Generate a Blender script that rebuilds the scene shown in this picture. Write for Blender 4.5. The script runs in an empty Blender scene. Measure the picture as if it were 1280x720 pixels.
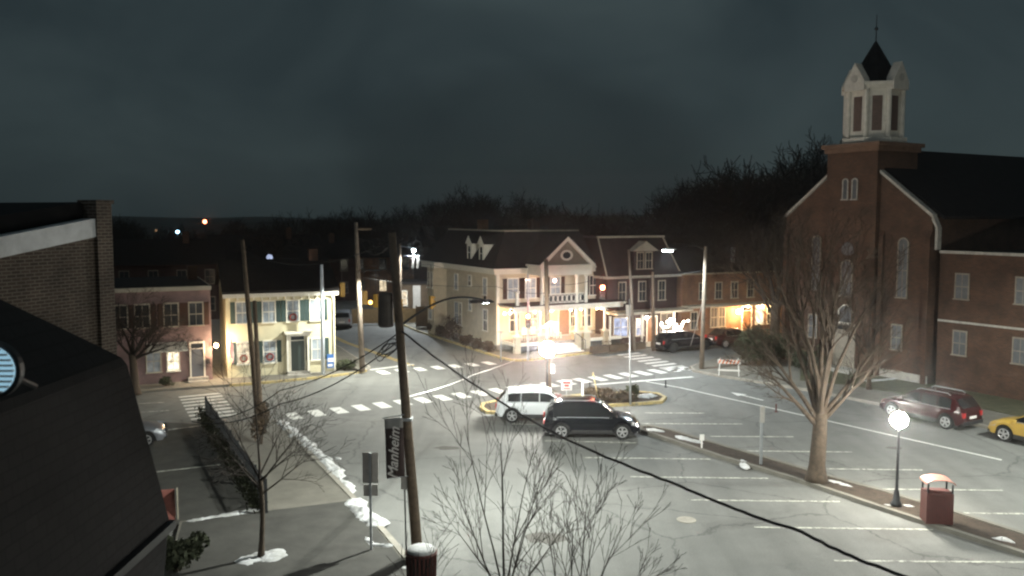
import bpy, bmesh, math, random
from mathutils import Vector, Matrix, noise
PI = math.pi
HAZE = 0.0007
R = math.radians
sc = bpy.context.scene
col = sc.collection

# ------------------------------------------------------------------ camera model
F = 1080.0
TH = math.atan(90 / F)
CH = 10.3
cT, sT = math.cos(TH), math.sin(TH)

def ray(px, py):
    u = (px - 640) / F
    v = (360 - py) / F
    return u, cT + v * sT, -sT + v * cT

def G(px, py, z=0.0):
    u, f, d = ray(px, py)
    t = (z - CH) / d
    return Vector((u * t, f * t, z))

def P(px, py, Y):
    u, f, d = ray(px, py)
    t = Y / f
    return Vector((u * t, Y, CH + d * t))

def HT(py, Y):
    return P(640, py, Y).z

# ------------------------------------------------------------------ materials
def mat(name, color, rough=0.8, noise=0.0, scale=3.0, bump=0.0, metal=0.0, spec=0.5, color2=None, bscale=None, coat=0.0):
    m = bpy.data.materials.new(name)
    m.use_nodes = True
    nt = m.node_tree
    b = nt.nodes['Principled BSDF']
    b.inputs['Roughness'].default_value = rough
    b.inputs['Metallic'].default_value = metal
    b.inputs['Specular IOR Level'].default_value = spec
    b.inputs['Coat Weight'].default_value = coat
    c = (*color, 1)
    b.inputs['Base Color'].default_value = c
    if noise or bump or color2:
        tc = nt.nodes.new('ShaderNodeTexCoord')
        n = nt.nodes.new('ShaderNodeTexNoise')
        n.inputs['Scale'].default_value = scale
        n.inputs['Detail'].default_value = 7
        n.inputs['Roughness'].default_value = 0.65
        nt.links.new(tc.outputs['Object'], n.inputs['Vector'])
        if noise or color2:
            r = nt.nodes.new('ShaderNodeValToRGB')
            r.color_ramp.elements[0].position = 0.3
            r.color_ramp.elements[1].position = 0.7
            if color2:
                a, d = color, color2
            else:
                a = tuple(x * (1 - noise) for x in color)
                d = tuple(min(1, x * (1 + noise)) for x in color)
            r.color_ramp.elements[0].color = (*a, 1)
            r.color_ramp.elements[1].color = (*d, 1)
            nt.links.new(n.outputs['Fac'], r.inputs['Fac'])
            nt.links.new(r.outputs['Color'], b.inputs['Base Color'])
        if bump:
            n2 = nt.nodes.new('ShaderNodeTexNoise')
            n2.inputs['Scale'].default_value = bscale or scale * 6
            n2.inputs['Detail'].default_value = 4
            nt.links.new(tc.outputs['Object'], n2.inputs['Vector'])
            bp = nt.nodes.new('ShaderNodeBump')
            bp.inputs['Strength'].default_value = bump
            bp.inputs['Distance'].default_value = 0.02
            nt.links.new(n2.outputs['Fac'], bp.inputs['Height'])
            nt.links.new(bp.outputs['Normal'], b.inputs['Normal'])
    return m

def brick_mat(name, c1, c2, mortar, bw=0.22, bh=0.075, ms=0.01, bump=0.5):
    m = bpy.data.materials.new(name)
    m.use_nodes = True
    nt = m.node_tree
    b = nt.nodes['Principled BSDF']
    b.inputs['Roughness'].default_value = 0.9
    tc = nt.nodes.new('ShaderNodeTexCoord')
    sp = nt.nodes.new('ShaderNodeSeparateXYZ')
    nt.links.new(tc.outputs['Object'], sp.inputs[0])
    ad = nt.nodes.new('ShaderNodeMath')
    nt.links.new(sp.outputs['X'], ad.inputs[0])
    nt.links.new(sp.outputs['Y'], ad.inputs[1])
    cb = nt.nodes.new('ShaderNodeCombineXYZ')
    nt.links.new(ad.outputs[0], cb.inputs['X'])
    nt.links.new(sp.outputs['Z'], cb.inputs['Y'])
    br = nt.nodes.new('ShaderNodeTexBrick')
    br.inputs['Color1'].default_value = (*c1, 1)
    br.inputs['Color2'].default_value = (*c2, 1)
    br.inputs['Mortar'].default_value = (*mortar, 1)
    br.inputs['Scale'].default_value = 1
    br.inputs['Brick Width'].default_value = bw
    br.inputs['Row Height'].default_value = bh
    br.inputs['Mortar Size'].default_value = ms
    nt.links.new(cb.outputs[0], br.inputs['Vector'])
    n = nt.nodes.new('ShaderNodeTexNoise')
    n.inputs['Scale'].default_value = 0.9
    n.inputs['Detail'].default_value = 6
    nt.links.new(tc.outputs['Object'], n.inputs['Vector'])
    mr = nt.nodes.new('ShaderNodeMapRange')
    mr.inputs['From Min'].default_value = 0.3
    mr.inputs['From Max'].default_value = 0.7
    mr.inputs['To Min'].default_value = 0.6
    mr.inputs['To Max'].default_value = 1.25
    nt.links.new(n.outputs['Fac'], mr.inputs['Value'])
    mx = nt.nodes.new('ShaderNodeMix')
    mx.data_type = 'RGBA'
    mx.blend_type = 'MULTIPLY'
    mx.inputs['Factor'].default_value = 1
    nt.links.new(br.outputs['Color'], mx.inputs['A'])
    nt.links.new(mr.outputs['Result'], mx.inputs['B'])
    nt.links.new(mx.outputs['Result'], b.inputs['Base Color'])
    bp = nt.nodes.new('ShaderNodeBump')
    bp.invert = True
    bp.inputs['Strength'].default_value = bump
    bp.inputs['Distance'].default_value = 0.01
    nt.links.new(br.outputs['Fac'], bp.inputs['Height'])
    nt.links.new(bp.outputs['Normal'], b.inputs['Normal'])
    return m

def band_mat(name, color, period, depth=0.25, rough=0.8, axis='Z', bump=0.6):
    """horizontal boards or roof courses"""
    m = bpy.data.materials.new(name)
    m.use_nodes = True
    nt = m.node_tree
    b = nt.nodes['Principled BSDF']
    b.inputs['Roughness'].default_value = rough
    b.inputs['Specular IOR Level'].default_value = .2
    tc = nt.nodes.new('ShaderNodeTexCoord')
    sp = nt.nodes.new('ShaderNodeSeparateXYZ')
    nt.links.new(tc.outputs['Object'], sp.inputs[0])
    dv = nt.nodes.new('ShaderNodeMath')
    dv.operation = 'DIVIDE'
    nt.links.new(sp.outputs[axis], dv.inputs[0])
    dv.inputs[1].default_value = period
    fr = nt.nodes.new('ShaderNodeMath')
    fr.operation = 'FRACT'
    nt.links.new(dv.outputs[0], fr.inputs[0])
    n = nt.nodes.new('ShaderNodeTexNoise')
    n.inputs['Scale'].default_value = 2.0
    n.inputs['Detail'].default_value = 7
    nt.links.new(tc.outputs['Object'], n.inputs['Vector'])
    r = nt.nodes.new('ShaderNodeValToRGB')
    r.color_ramp.elements[0].position = 0.3
    r.color_ramp.elements[1].position = 0.72
    r.color_ramp.elements[0].color = (*[x * (1 - depth) for x in color], 1)
    r.color_ramp.elements[1].color = (*[min(1, x * (1 + depth * .6)) for x in color], 1)
    nt.links.new(n.outputs['Fac'], r.inputs['Fac'])
    nt.links.new(r.outputs['Color'], b.inputs['Base Color'])
    bp = nt.nodes.new('ShaderNodeBump')
    bp.inputs['Strength'].default_value = bump
    bp.inputs['Distance'].default_value = 0.02
    nt.links.new(fr.outputs[0], bp.inputs['Height'])
    nt.links.new(bp.outputs['Normal'], b.inputs['Normal'])
    return m

def emit(name, color, s):
    m = bpy.data.materials.new(name)
    m.use_nodes = True
    nt = m.node_tree
    b = nt.nodes['Principled BSDF']
    b.inputs['Base Color'].default_value = (*color, 1)
    b.inputs['Emission Color'].default_value = (*color, 1)
    b.inputs['Emission Strength'].default_value = s
    return m

def lit_pane(name, color, s):
    """a lit window: curtain folds and furniture give the glow some unevenness"""
    m = bpy.data.materials.new(name)
    m.use_nodes = True
    nt = m.node_tree
    b = nt.nodes['Principled BSDF']
    b.inputs['Base Color'].default_value = (0.05, 0.05, 0.05, 1)
    b.inputs['Roughness'].default_value = 0.2
    tc = nt.nodes.new('ShaderNodeTexCoord')
    n = nt.nodes.new('ShaderNodeTexNoise')
    n.inputs['Scale'].default_value = 3.5
    n.inputs['Detail'].default_value = 3
    nt.links.new(tc.outputs['Object'], n.inputs['Vector'])
    r = nt.nodes.new('ShaderNodeValToRGB')
    r.color_ramp.elements[0].position = 0.35
    r.color_ramp.elements[1].position = 0.62
    r.color_ramp.elements[0].color = (*[c * .25 for c in color], 1)
    r.color_ramp.elements[1].color = (*color, 1)
    nt.links.new(n.outputs['Fac'], r.inputs['Fac'])
    nt.links.new(r.outputs['Color'], b.inputs['Emission Color'])
    b.inputs['Emission Strength'].default_value = s
    return m

def asphalt_mat():
    m = bpy.data.materials.new('asphalt')
    m.use_nodes = True
    nt = m.node_tree
    b = nt.nodes['Principled BSDF']
    b.inputs['Roughness'].default_value = 0.82
    tc = nt.nodes.new('ShaderNodeTexCoord')
    def nz(s, d, ro=0.6):
        n = nt.nodes.new('ShaderNodeTexNoise')
        n.inputs['Scale'].default_value = s
        n.inputs['Detail'].default_value = d
        n.inputs['Roughness'].default_value = ro
        nt.links.new(tc.outputs['Object'], n.inputs['Vector'])
        return n
    big = nz(0.09, 5)
    mid = nz(0.7, 8, 0.7)
    fine = nz(22, 3)
    r = nt.nodes.new('ShaderNodeValToRGB')
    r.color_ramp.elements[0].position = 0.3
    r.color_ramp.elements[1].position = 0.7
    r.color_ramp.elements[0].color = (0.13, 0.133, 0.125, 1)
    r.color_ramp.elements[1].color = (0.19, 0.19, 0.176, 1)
    nt.links.new(big.outputs['Fac'], r.inputs['Fac'])
    def mul(a, fac_out, lo, hi):
        mr = nt.nodes.new('ShaderNodeMapRange')
        mr.inputs['From Min'].default_value = 0.3
        mr.inputs['From Max'].default_value = 0.7
        mr.inputs['To Min'].default_value = lo
        mr.inputs['To Max'].default_value = hi
        nt.links.new(fac_out, mr.inputs['Value'])
        mx = nt.nodes.new('ShaderNodeMix')
        mx.data_type = 'RGBA'
        mx.blend_type = 'MULTIPLY'
        mx.inputs['Factor'].default_value = 1
        nt.links.new(a, mx.inputs['A'])
        nt.links.new(mr.outputs['Result'], mx.inputs['B'])
        return mx.outputs['Result']
    o = mul(r.outputs['Color'], mid.outputs['Fac'], 0.86, 1.12)
    o = mul(o, fine.outputs['Fac'], 0.8, 1.2)
    mp = nt.nodes.new('ShaderNodeMapping')
    mp.inputs['Rotation'].default_value = (0, 0, R(-30))
    mp.inputs['Scale'].default_value = (1.1, 0.06, 1)
    nt.links.new(tc.outputs['Object'], mp.inputs['Vector'])
    st = nt.nodes.new('ShaderNodeTexNoise')
    st.inputs['Scale'].default_value = 1.2
    st.inputs['Detail'].default_value = 5
    nt.links.new(mp.outputs[0], st.inputs['Vector'])
    o = mul(o, st.outputs['Fac'], 0.86, 1.1)
    stain = nz(0.33, 6, 0.7)
    mr2 = nt.nodes.new('ShaderNodeMapRange')
    mr2.inputs['From Min'].default_value = 0.36
    mr2.inputs['From Max'].default_value = 0.43
    mr2.inputs['To Min'].default_value = 0.8
    mr2.inputs['To Max'].default_value = 1.0
    nt.links.new(stain.outputs['Fac'], mr2.inputs['Value'])
    mxs = nt.nodes.new('ShaderNodeMix')
    mxs.data_type = 'RGBA'
    mxs.blend_type = 'MULTIPLY'
    mxs.inputs['Factor'].default_value = 1
    nt.links.new(o, mxs.inputs['A'])
    nt.links.new(mr2.outputs['Result'], mxs.inputs['B'])
    o = mxs.outputs['Result']
    # crack network
    vo = nt.nodes.new('ShaderNodeTexVoronoi')
    vo.feature = 'DISTANCE_TO_EDGE'
    vo.inputs['Scale'].default_value = 0.16
    wp = nt.nodes.new('ShaderNodeVectorMath')
    wp.operation = 'ADD'
    nt.links.new(tc.outputs['Object'], wp.inputs[0])
    nt.links.new(mid.outputs['Color'], wp.inputs[1])
    nt.links.new(wp.outputs[0], vo.inputs['Vector'])
    cr = nt.nodes.new('ShaderNodeMapRange')
    cr.inputs['From Min'].default_value = 0.0
    cr.inputs['From Max'].default_value = 0.009
    cr.inputs['To Min'].default_value = 0.5
    cr.inputs['To Max'].default_value = 1.0
    nt.links.new(vo.outputs['Distance'], cr.inputs['Value'])
    mx = nt.nodes.new('ShaderNodeMix')
    mx.data_type = 'RGBA'
    mx.blend_type = 'MULTIPLY'
    mx.inputs['Factor'].default_value = 1
    nt.links.new(o, mx.inputs['A'])
    nt.links.new(cr.outputs['Result'], mx.inputs['B'])
    nt.links.new(mx.outputs['Result'], b.inputs['Base Color'])
    bp = nt.nodes.new('ShaderNodeBump')
    bp.inputs['Strength'].default_value = 0.35
    bp.inputs['Distance'].default_value = 0.01
    nt.links.new(fine.outputs['Fac'], bp.inputs['Height'])
    nt.links.new(bp.outputs['Normal'], b.inputs['Normal'])
    return m

def paint_mat(name, color, wear=0.35):
    m = bpy.data.materials.new(name)
    m.use_nodes = True
    nt = m.node_tree
    b = nt.nodes['Principled BSDF']
    b.inputs['Roughness'].default_value = 0.7
    tc = nt.nodes.new('ShaderNodeTexCoord')
    n = nt.nodes.new('ShaderNodeTexNoise')
    n.inputs['Scale'].default_value = 5
    n.inputs['Detail'].default_value = 8
    n.inputs['Roughness'].default_value = 0.75
    nt.links.new(tc.outputs['Object'], n.inputs['Vector'])
    r = nt.nodes.new('ShaderNodeValToRGB')
    r.color_ramp.elements[0].position = wear
    r.color_ramp.elements[1].position = wear + 0.16
    r.color_ramp.elements[0].color = (0.13, 0.13, 0.12, 1)
    r.color_ramp.elements[1].color = (*color, 1)
    nt.links.new(n.outputs['Fac'], r.inputs['Fac'])
    nt.links.new(r.outputs['Color'], b.inputs['Base Color'])
    return m

M = {}
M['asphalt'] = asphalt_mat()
M['road_paint'] = paint_mat('road_paint', (0.72, 0.72, 0.68), 0.3)
M['stall_paint'] = paint_mat('stall_paint', (0.6, 0.6, 0.52), 0.4)
M['yellow_paint'] = paint_mat('yellow_paint', (0.62, 0.42, 0.06), 0.34)
M['kerb_yellow'] = paint_mat('kerb_yellow', (0.46, 0.36, 0.15), 0.36)
M['concrete'] = mat('concrete', (0.16, 0.15, 0.125), 0.9, 0.22, 1.3, 0.3)
M['concrete_pale'] = mat('concrete_pale', (0.3, 0.28, 0.24), 0.9, 0.25, 1.6, 0.3)
M['paving_dark'] = mat('paving_dark', (0.062, 0.06, 0.053), 0.9, 0.3, 1.1, 0.3)
M['soil'] = mat('soil', (0.025, 0.017, 0.012), 1, 0.4, 5, 1.0, color2=(0.07, 0.05, 0.034))
M['grass'] = mat('winter_grass', (0.045, 0.05, 0.022), 1, 0.4, 2, 0.8, color2=(0.1, 0.095, 0.05))
M['land'] = mat('land', (0.018, 0.018, 0.011), 1, 0.4, 0.05, 0, color2=(0.035, 0.032, 0.02))
M['snow'] = mat('snow', (0.36, 0.36, 0.34), 0.8, 0.1, 3, 1.0, color2=(0.66, 0.67, 0.68), bscale=14)
M['bark'] = mat('bark', (0.07, 0.052, 0.036), 0.95, 0.4, 9, 1.0)
M['bark_pale'] = mat('bark_pale', (0.028, 0.02, 0.013), 0.95, 0.35, 6, 1.0, color2=(0.085, 0.062, 0.042))
M['twig'] = mat('twig', (0.03, 0.022, 0.017), 0.95, 0.3, 6)
M['twig_brown'] = mat('twig_brown', (0.03, 0.022, 0.015), .95, .3, 6, color2=(.07, .05, .034))
M['pole_wood'] = mat('pole_wood', (0.13, 0.095, 0.065), 0.95, 0.4, 4, 0.8)
M['pole_pale'] = mat('pole_pale', (0.19, 0.155, 0.12), 0.95, 0.3, 4, 0.6)
M['galv'] = mat('galvanised', (0.42, 0.44, 0.45), 0.5, 0.15, 6, 0, 0.5)
M['white_metal'] = mat('white_metal', (0.6, 0.65, 0.7), 0.45, 0.1, 4)
M['dark_metal'] = mat('dark_metal', (0.03, 0.032, 0.035), 0.45, 0.2, 6, 0, 0.4)
M['cable'] = mat('cable', (0.012, 0.012, 0.012), 0.7)
M['pale_cable'] = mat('pale_cable', (0.6, 0.6, 0.58), 0.5)
M['sign_back'] = mat('sign_back', (0.5, 0.47, 0.43), 0.6, 0.15, 5, 0, 0.3)
M['cream'] = band_mat('cream_render', (0.6, 0.52, 0.38), 0.2, 0.14)
M['yellow_wall'] = band_mat('yellow_boards', (0.64, 0.59, 0.41), 0.14, 0.08)
M['trim'] = mat('white_trim', (0.74, 0.7, 0.6), 0.6, 0.08, 3)
M['trim_dull'] = mat('dull_trim', (0.4, 0.36, 0.28), 0.7, 0.15, 3)
M['green_shutter'] = band_mat('green_shutter', (0.055, 0.085, 0.08), 0.06, 0.2)
M['brown_shutter'] = band_mat('brown_shutter', (0.06, 0.03, 0.022), 0.06, 0.2)
M['glass'] = mat('glass', (0.02, 0.025, 0.03), 0.08, spec=0.8)
M['curtain_glass'] = mat('curtain_glass', (0.32, 0.36, 0.4), 0.18, 0.35, 3, spec=0.7)
M['roof_dark'] = band_mat('roof_slate', (0.016, 0.014, 0.014), 0.16, 0.35)
M['roof_black'] = band_mat('roof_shingle', (0.012, 0.012, 0.013), 0.2, 0.4, 0.95)
M['roof_brown'] = band_mat('roof_brown', (0.035, 0.023, 0.021), 0.16, 0.3)
M['maroon_wall'] = band_mat('dark_siding', (0.05, 0.03, 0.028), 0.16, 0.25)
M['pink_brick'] = brick_mat('painted_brick', (0.26, 0.16, 0.155), (0.21, 0.135, 0.13), (0.25, 0.185, 0.17))
M['red_brick'] = brick_mat('red_brick', (0.088, 0.037, 0.019), (0.042, 0.019, 0.012), (0.1, 0.07, 0.048))
M['orange_brick'] = brick_mat('orange_brick', (0.25, 0.105, 0.045), (0.18, 0.075, 0.036), (0.2, 0.14, 0.09))
M['wall_brick'] = brick_mat('grey_brown_brick', (0.085, 0.058, 0.042), (0.045, 0.03, 0.022), (0.16, 0.14, 0.115), 0.3, 0.1, 0.016, 1.0)
M['roof_near'] = brick_mat('roof_near', (0.011, 0.01, 0.011), (0.006, 0.006, 0.007), (0.002, 0.002, 0.002), .3, .16, .012, 1.0)
M['coping'] = mat('coping', (0.62, 0.64, 0.66), 0.5, 0.25, 1.2)
M['stone'] = mat('stone', (0.36, 0.34, 0.3), 0.9, 0.25, 4, 0.5)
M['porch_floor'] = mat('porch_floor', (0.2, 0.17, 0.14), 0.8, 0.2, 4)
M['door_blue'] = mat('door_blue', (0.09, 0.1, 0.12), 0.5)
M['door_green'] = mat('door_green', (0.035, 0.05, 0.045), 0.5)
M['door_wood'] = mat('door_wood', (0.22, 0.11, 0.05), 0.5, 0.2, 4)
M['black_paint'] = mat('car_black', (0.003, 0.004, 0.007), 0.13, spec=0.4, coat=0.0)
M['white_paint'] = mat('car_white', (0.75, 0.77, 0.78), 0.25, spec=0.6, coat=0.6)
M['maroon_paint'] = mat('car_maroon', (0.035, 0.006, 0.006), 0.15, spec=0.4, coat=0.0)
M['yellow_car'] = mat('car_yellow', (0.45, 0.29, 0.05), 0.3, spec=0.6, coat=0.6)
M['grey_car'] = mat('car_grey', (0.25, 0.26, 0.28), 0.3, metal=0.4, coat=0.6)
M['red_paint'] = mat('car_red', (0.25, 0.03, 0.02), 0.3, coat=0.5)
M['car_glass'] = mat('car_glass', (0.008, 0.009, 0.01), 0.06, spec=0.9)
M['tyre'] = mat('tyre', (0.015, 0.015, 0.015), 0.9)
M['rim'] = mat('rim', (0.55, 0.55, 0.55), 0.3, metal=0.6)
M['black_plastic'] = mat('black_plastic', (0.02, 0.02, 0.02), 0.7)
M['lamp_glass'] = mat('head_lamp', (0.7, 0.72, 0.75), 0.1, metal=0.5)
M['tail_red'] = mat('tail_red', (0.4, 0.02, 0.02), 0.2)
M['red_bin'] = mat('red_bin', (0.085, 0.022, 0.017), 0.6, 0.2, 8)
M['bin_roof'] = mat('bin_roof', (0.32, 0.15, 0.115), 0.5, 0.15, 6)
M['hedge'] = mat('hedge_leaf', (0.03, 0.026, 0.014), 0.9, 0.4, 7, color2=(0.09, 0.055, 0.032))
M['evergreen'] = mat('evergreen_leaf', (0.022, 0.03, 0.014), 0.9, 0.4, 7, color2=(0.05, 0.055, 0.025))
M['yellow_housing'] = mat('signal_yellow', (0.38, 0.24, 0.03), 0.5, 0.1, 6)
M['banner'] = mat('banner_cloth', (0.045, 0.028, 0.026), 0.9, 0.2, 5)
M['banner_top'] = mat('banner_hem', (0.3, 0.29, 0.27), 0.9, 0.1, 5)
M['letters'] = mat('banner_letters', (0.7, 0.66, 0.62), 0.8)
M['church_trim'] = mat('church_trim', (0.22, 0.19, 0.15), 0.8, 0.2, 4)
M['church_glass'] = mat('church_glass', (0.05, 0.055, 0.06), 0.45, 0.5, 3, color2=(.1, .105, .11))
M['sign_white'] = mat('sign_white', (0.78, 0.76, 0.72), 0.6)
M['sign_red'] = mat('sign_red', (0.5, 0.04, 0.03), 0.6)
M['sign_blue'] = mat('sign_blue', (0.05, 0.15, 0.4), 0.6)
M['orange_stripe'] = mat('orange_stripe', (0.7, 0.16, 0.04), 0.6)
M['timber_pale'] = mat('timber_pale', (0.4, 0.29, 0.16), 0.8, 0.2, 3, 0.3)
M['timber_dark'] = band_mat('timber_fence', (0.1, 0.07, 0.045), 0.15, 0.3, axis='X')
M['lamp_white'] = emit('globe_glow', (1.0, 0.97, 0.86), 75)
M['led_white'] = emit('led_glow', (0.8, 0.93, 1.0), 16)
M['warm_bulb'] = emit('warm_bulb', (1.0, 0.62, 0.3), 14)
M['porch_bulb'] = emit('porch_bulb', (1.0, 0.72, 0.42), 7)
M['white_bulb'] = emit('white_bulb', (1.0, 0.9, 0.78), 6)
M['dull_red'] = mat('dull_red', (0.28, 0.1, 0.08), .7, .2, 6)
M['red_signal'] = emit('red_signal', (1.0, 0.16, 0.06), 14)
M['amber'] = emit('amber_signal', (1.0, 0.45, 0.08), 1.6)
M['far_red'] = emit('far_red', (1.0, 0.22, 0.1), 2.2)
M['far_cyan'] = emit('far_cyan', (0.35, 0.75, 1.0), 1.6)
M['lens_off'] = mat('lens_off', (0.02, 0.02, 0.02), 0.3)
M['lit_warm'] = lit_pane('lit_window', (1.0, 0.82, 0.55), 0.16)
M['lit_bright'] = lit_pane('lit_window_bright', (1.0, 0.86, 0.6), 0.3)
M['lit_cool'] = lit_pane('lit_window_cool', (0.6, 0.7, 1.0), 0.14)
M['lit_dim'] = lit_pane('lit_window_dim', (1.0, 0.6, 0.3), 0.035)
M['louvre_glow'] = emit('disc_glow', (0.4, 0.68, 0.85), 0.075)

# ------------------------------------------------------------------ mesh helper
class MB:
    def __init__(s, xf=None):
        s.v = []
        s.f = []
        s.xf = xf or Matrix.Identity(4)
    def add(s, vs, fs):
        n = len(s.v)
        s.v += [tuple(s.xf @ Vector(v)) for v in vs]
        s.f += [tuple(i + n for i in f) for f in fs]
        return s
    def box(s, x0, x1, y0, y1, z0, z1):
        return s.add([(x0, y0, z0), (x1, y0, z0), (x1, y1, z0), (x0, y1, z0), (x0, y0, z1), (x1, y0, z1), (x1, y1, z1), (x0, y1, z1)],
                     [(0, 3, 2, 1), (4, 5, 6, 7), (0, 1, 5, 4), (1, 2, 6, 5), (2, 3, 7, 6), (3, 0, 4, 7)])
    def prism(s, pts, axis, a, b):
        """pts 2D polygon; axis 'x','y','z' extruded from a to b"""
        n = len(pts)
        def mk(p, t):
            return {'x': (t, p[0], p[1]), 'y': (p[0], t, p[1]), 'z': (p[0], p[1], t)}[axis]
        vs = [mk(p, a) for p in pts] + [mk(p, b) for p in pts]
        fs = [tuple(range(n))[::-1], tuple(range(n, 2 * n))]
        fs += [(i, (i + 1) % n, n + (i + 1) % n, n + i) for i in range(n)]
        return s.add(vs, fs)
    def tube(s, pts, rad, n=8, cap=True):
        pts = [Vector(p) for p in pts]
        if not hasattr(rad, '__len__'):
            rad = [rad] * len(pts)
        vs = []
        prev = None
        for i, p in enumerate(pts):
            d = (pts[min(i + 1, len(pts) - 1)] - pts[max(i - 1, 0)])
            if d.length < 1e-9:
                d = Vector((0, 0, 1))
            d.normalize()
            if prev is None:
                a = d.orthogonal().normalized()
            else:
                a = prev - d * prev.dot(d)
                a = a.normalized() if a.length > 1e-6 else d.orthogonal().normalized()
            prev = a
            b = d.cross(a)
            for k in range(n):
                t = 2 * PI * k / n
                vs.append(p + (a * math.cos(t) + b * math.sin(t)) * rad[i])
        fs = []
        for i in range(len(pts) - 1):
            for k in range(n):
                k2 = (k + 1) % n
                fs.append((i * n + k, i * n + k2, (i + 1) * n + k2, (i + 1) * n + k))
        if cap:
            fs.append(tuple(range(n))[::-1])
            m = (len(pts) - 1) * n
            fs.append(tuple(range(m, m + n)))
        return s.add(vs, fs)
    def lathe(s, prof, c=(0, 0, 0), n=16):
        """prof list of (r,z)"""
        vs = []
        for r, z in prof:
            for k in range(n):
                t = 2 * PI * k / n
                vs.append((c[0] + r * math.cos(t), c[1] + r * math.sin(t), c[2] + z))
        fs = []
        for i in range(len(prof) - 1):
            for k in range(n):
                k2 = (k + 1) % n
                fs.append((i * n + k, i * n + k2, (i + 1) * n + k2, (i + 1) * n + k))
        fs.append(tuple(range(n))[::-1])
        m = (len(prof) - 1) * n
        fs.append(tuple(range(m, m + n)))
        return s.add(vs, fs)
    def ball(s, c, r, n=14, m=9, sz=1.0):
        prof = [(max(1e-3, r * math.sin(PI * i / m)), -r * sz * math.cos(PI * i / m)) for i in range(m + 1)]
        return s.lathe(prof, c, n)
    def build(s, name, m, parent=None, smooth=False, bevel=0):
        me = bpy.data.meshes.new(name)
        me.from_pydata(s.v, [], s.f)
        me.validate()
        o = bpy.data.objects.new(name, me)
        col.objects.link(o)
        me.materials.append(M[m] if isinstance(m, str) else m)
        if smooth:
            me.polygons.foreach_set('use_smooth', [True] * len(me.polygons))
        if bevel:
            b = o.modifiers.new('bevel', 'BEVEL')
            b.width = bevel
            b.segments = 2
            b.limit_method = 'ANGLE'
        if parent:
            o.parent = parent
        return o

def tag(o, label=None, cat=None, group=None, kind=None):
    if label: o['label'] = label
    if cat: o['category'] = cat
    if group: o['group'] = group
    if kind: o['kind'] = kind
    return o

def thing(name, label, cat, loc=(0, 0, 0), rz=0, group=None):
    o = bpy.data.objects.new(name, None)
    col.objects.link(o)
    o.empty_display_size = 0.3
    o.location = loc
    o.rotation_euler = (0, 0, rz)
    return tag(o, label, cat, group)

def dup(root, loc=None, rz=None, label=None, group=None, scale=None):
    def rec(o, par):
        c = o.copy()
        col.objects.link(c)
        c.parent = par
        for ch in list(kids.get(o.name, [])):
            rec(ch, c)
        return c
    kids = {}
    for o in list(bpy.data.objects):
        if o.parent:
            kids.setdefault(o.parent.name, []).append(o)
    r = rec(root, None)
    if loc is not None: r.location = loc
    if rz is not None: r.rotation_euler = (0, 0, rz)
    if label: r['label'] = label
    if group: r['group'] = group
    if scale: r.scale = scale
    return r

LS, LP = 0.36, 0.45
def light(name, kind, loc, energy, color, parent=None, size=0.1, spot=None, rot=None, blend=0.5):
    l = bpy.data.lights.new(name, kind)
    l.energy = energy * (LS if kind == 'SPOT' else LP)
    l.color = color
    if kind in ('POINT', 'SPOT'):
        l.shadow_soft_size = size
    if kind == 'SPOT':
        l.spot_size = R(spot or 160)
        l.spot_blend = blend
    o = bpy.data.objects.new(name, l)
    col.objects.link(o)
    o.location = loc
    if rot: o.rotation_euler = rot
    if parent: o.parent = parent
    return o

def slab(name, pts, z0, z1, m, label=None, kind='structure'):
    o = MB().prism([(p[0], p[1]) for p in pts], 'z', z0, z1).build(name, m)
    tag(o, label, None, None, kind)
    return o

def strip_mb(mb, pts, w, z0, z1):
    for i in range(len(pts) - 1):
        a, b = Vector(pts[i][:2]), Vector(pts[i + 1][:2])
        d = (b - a).normalized()
        n = Vector((-d.y, d.x)) * w / 2
        # mitre slightly by extending
        e = d * (0.0 if len(pts) < 3 else w * 0.2)
        q = [a - n - e, b - n + e, b + n + e, a + n - e]
        mb.prism([(p.x, p.y) for p in q], 'z', z0, z1 + 0.0006 * (i % 2))
    return mb

# grid directions of the town
U = Vector((math.cos(R(30)), math.sin(R(30)), 0))     # along the cross street, to the right and back
V = Vector((-math.sin(R(30)), math.cos(R(30)), 0))    # along the main street, away and to the left

# ------------------------------------------------------------------ ground
def ground():
    mb = MB()
    nx, ny = 60, 60
    vs, fs = [], []
    rnd = random.Random(4)
    ph = [rnd.uniform(0, 6) for _ in range(6)]
    for j in range(ny + 1):
        Y = -60 + 1160 * (j / ny) ** 1.5
        for i in range(nx + 1):
            X = -900 + 1800 * i / nx
            t = min(1, max(0, (Y - 115) / 260))
            t = t * t * (3 - 2 * t)
            z = -0.02 + t * (7.5 + 1.6 * math.sin(X / 60 + ph[0]) + 1.2 * math.sin(X / 27 + ph[1] + Y / 90)) + t * max(0, X - 20) * 0.03
            vs.append((X, Y, z))
    for j in range(ny):
        for i in range(nx):
            a = j * (nx + 1) + i
            fs.append((a, a + 1, a + nx + 2, a + nx + 1))
    mb.add(vs, fs)
    o = mb.build('terrain', 'land', smooth=True)
    tag(o, 'dark land rising gently to wooded hills beyond the town', kind='structure')
ground()

# main sheet of asphalt: lot, square and both streets
slab('road', [(-60, 5), (60, 5), (60, 96), (8, 108), (-60, 108)], -0.3, 0.0, 'asphalt', 'grey asphalt of the square, parking lot and streets')

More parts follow.
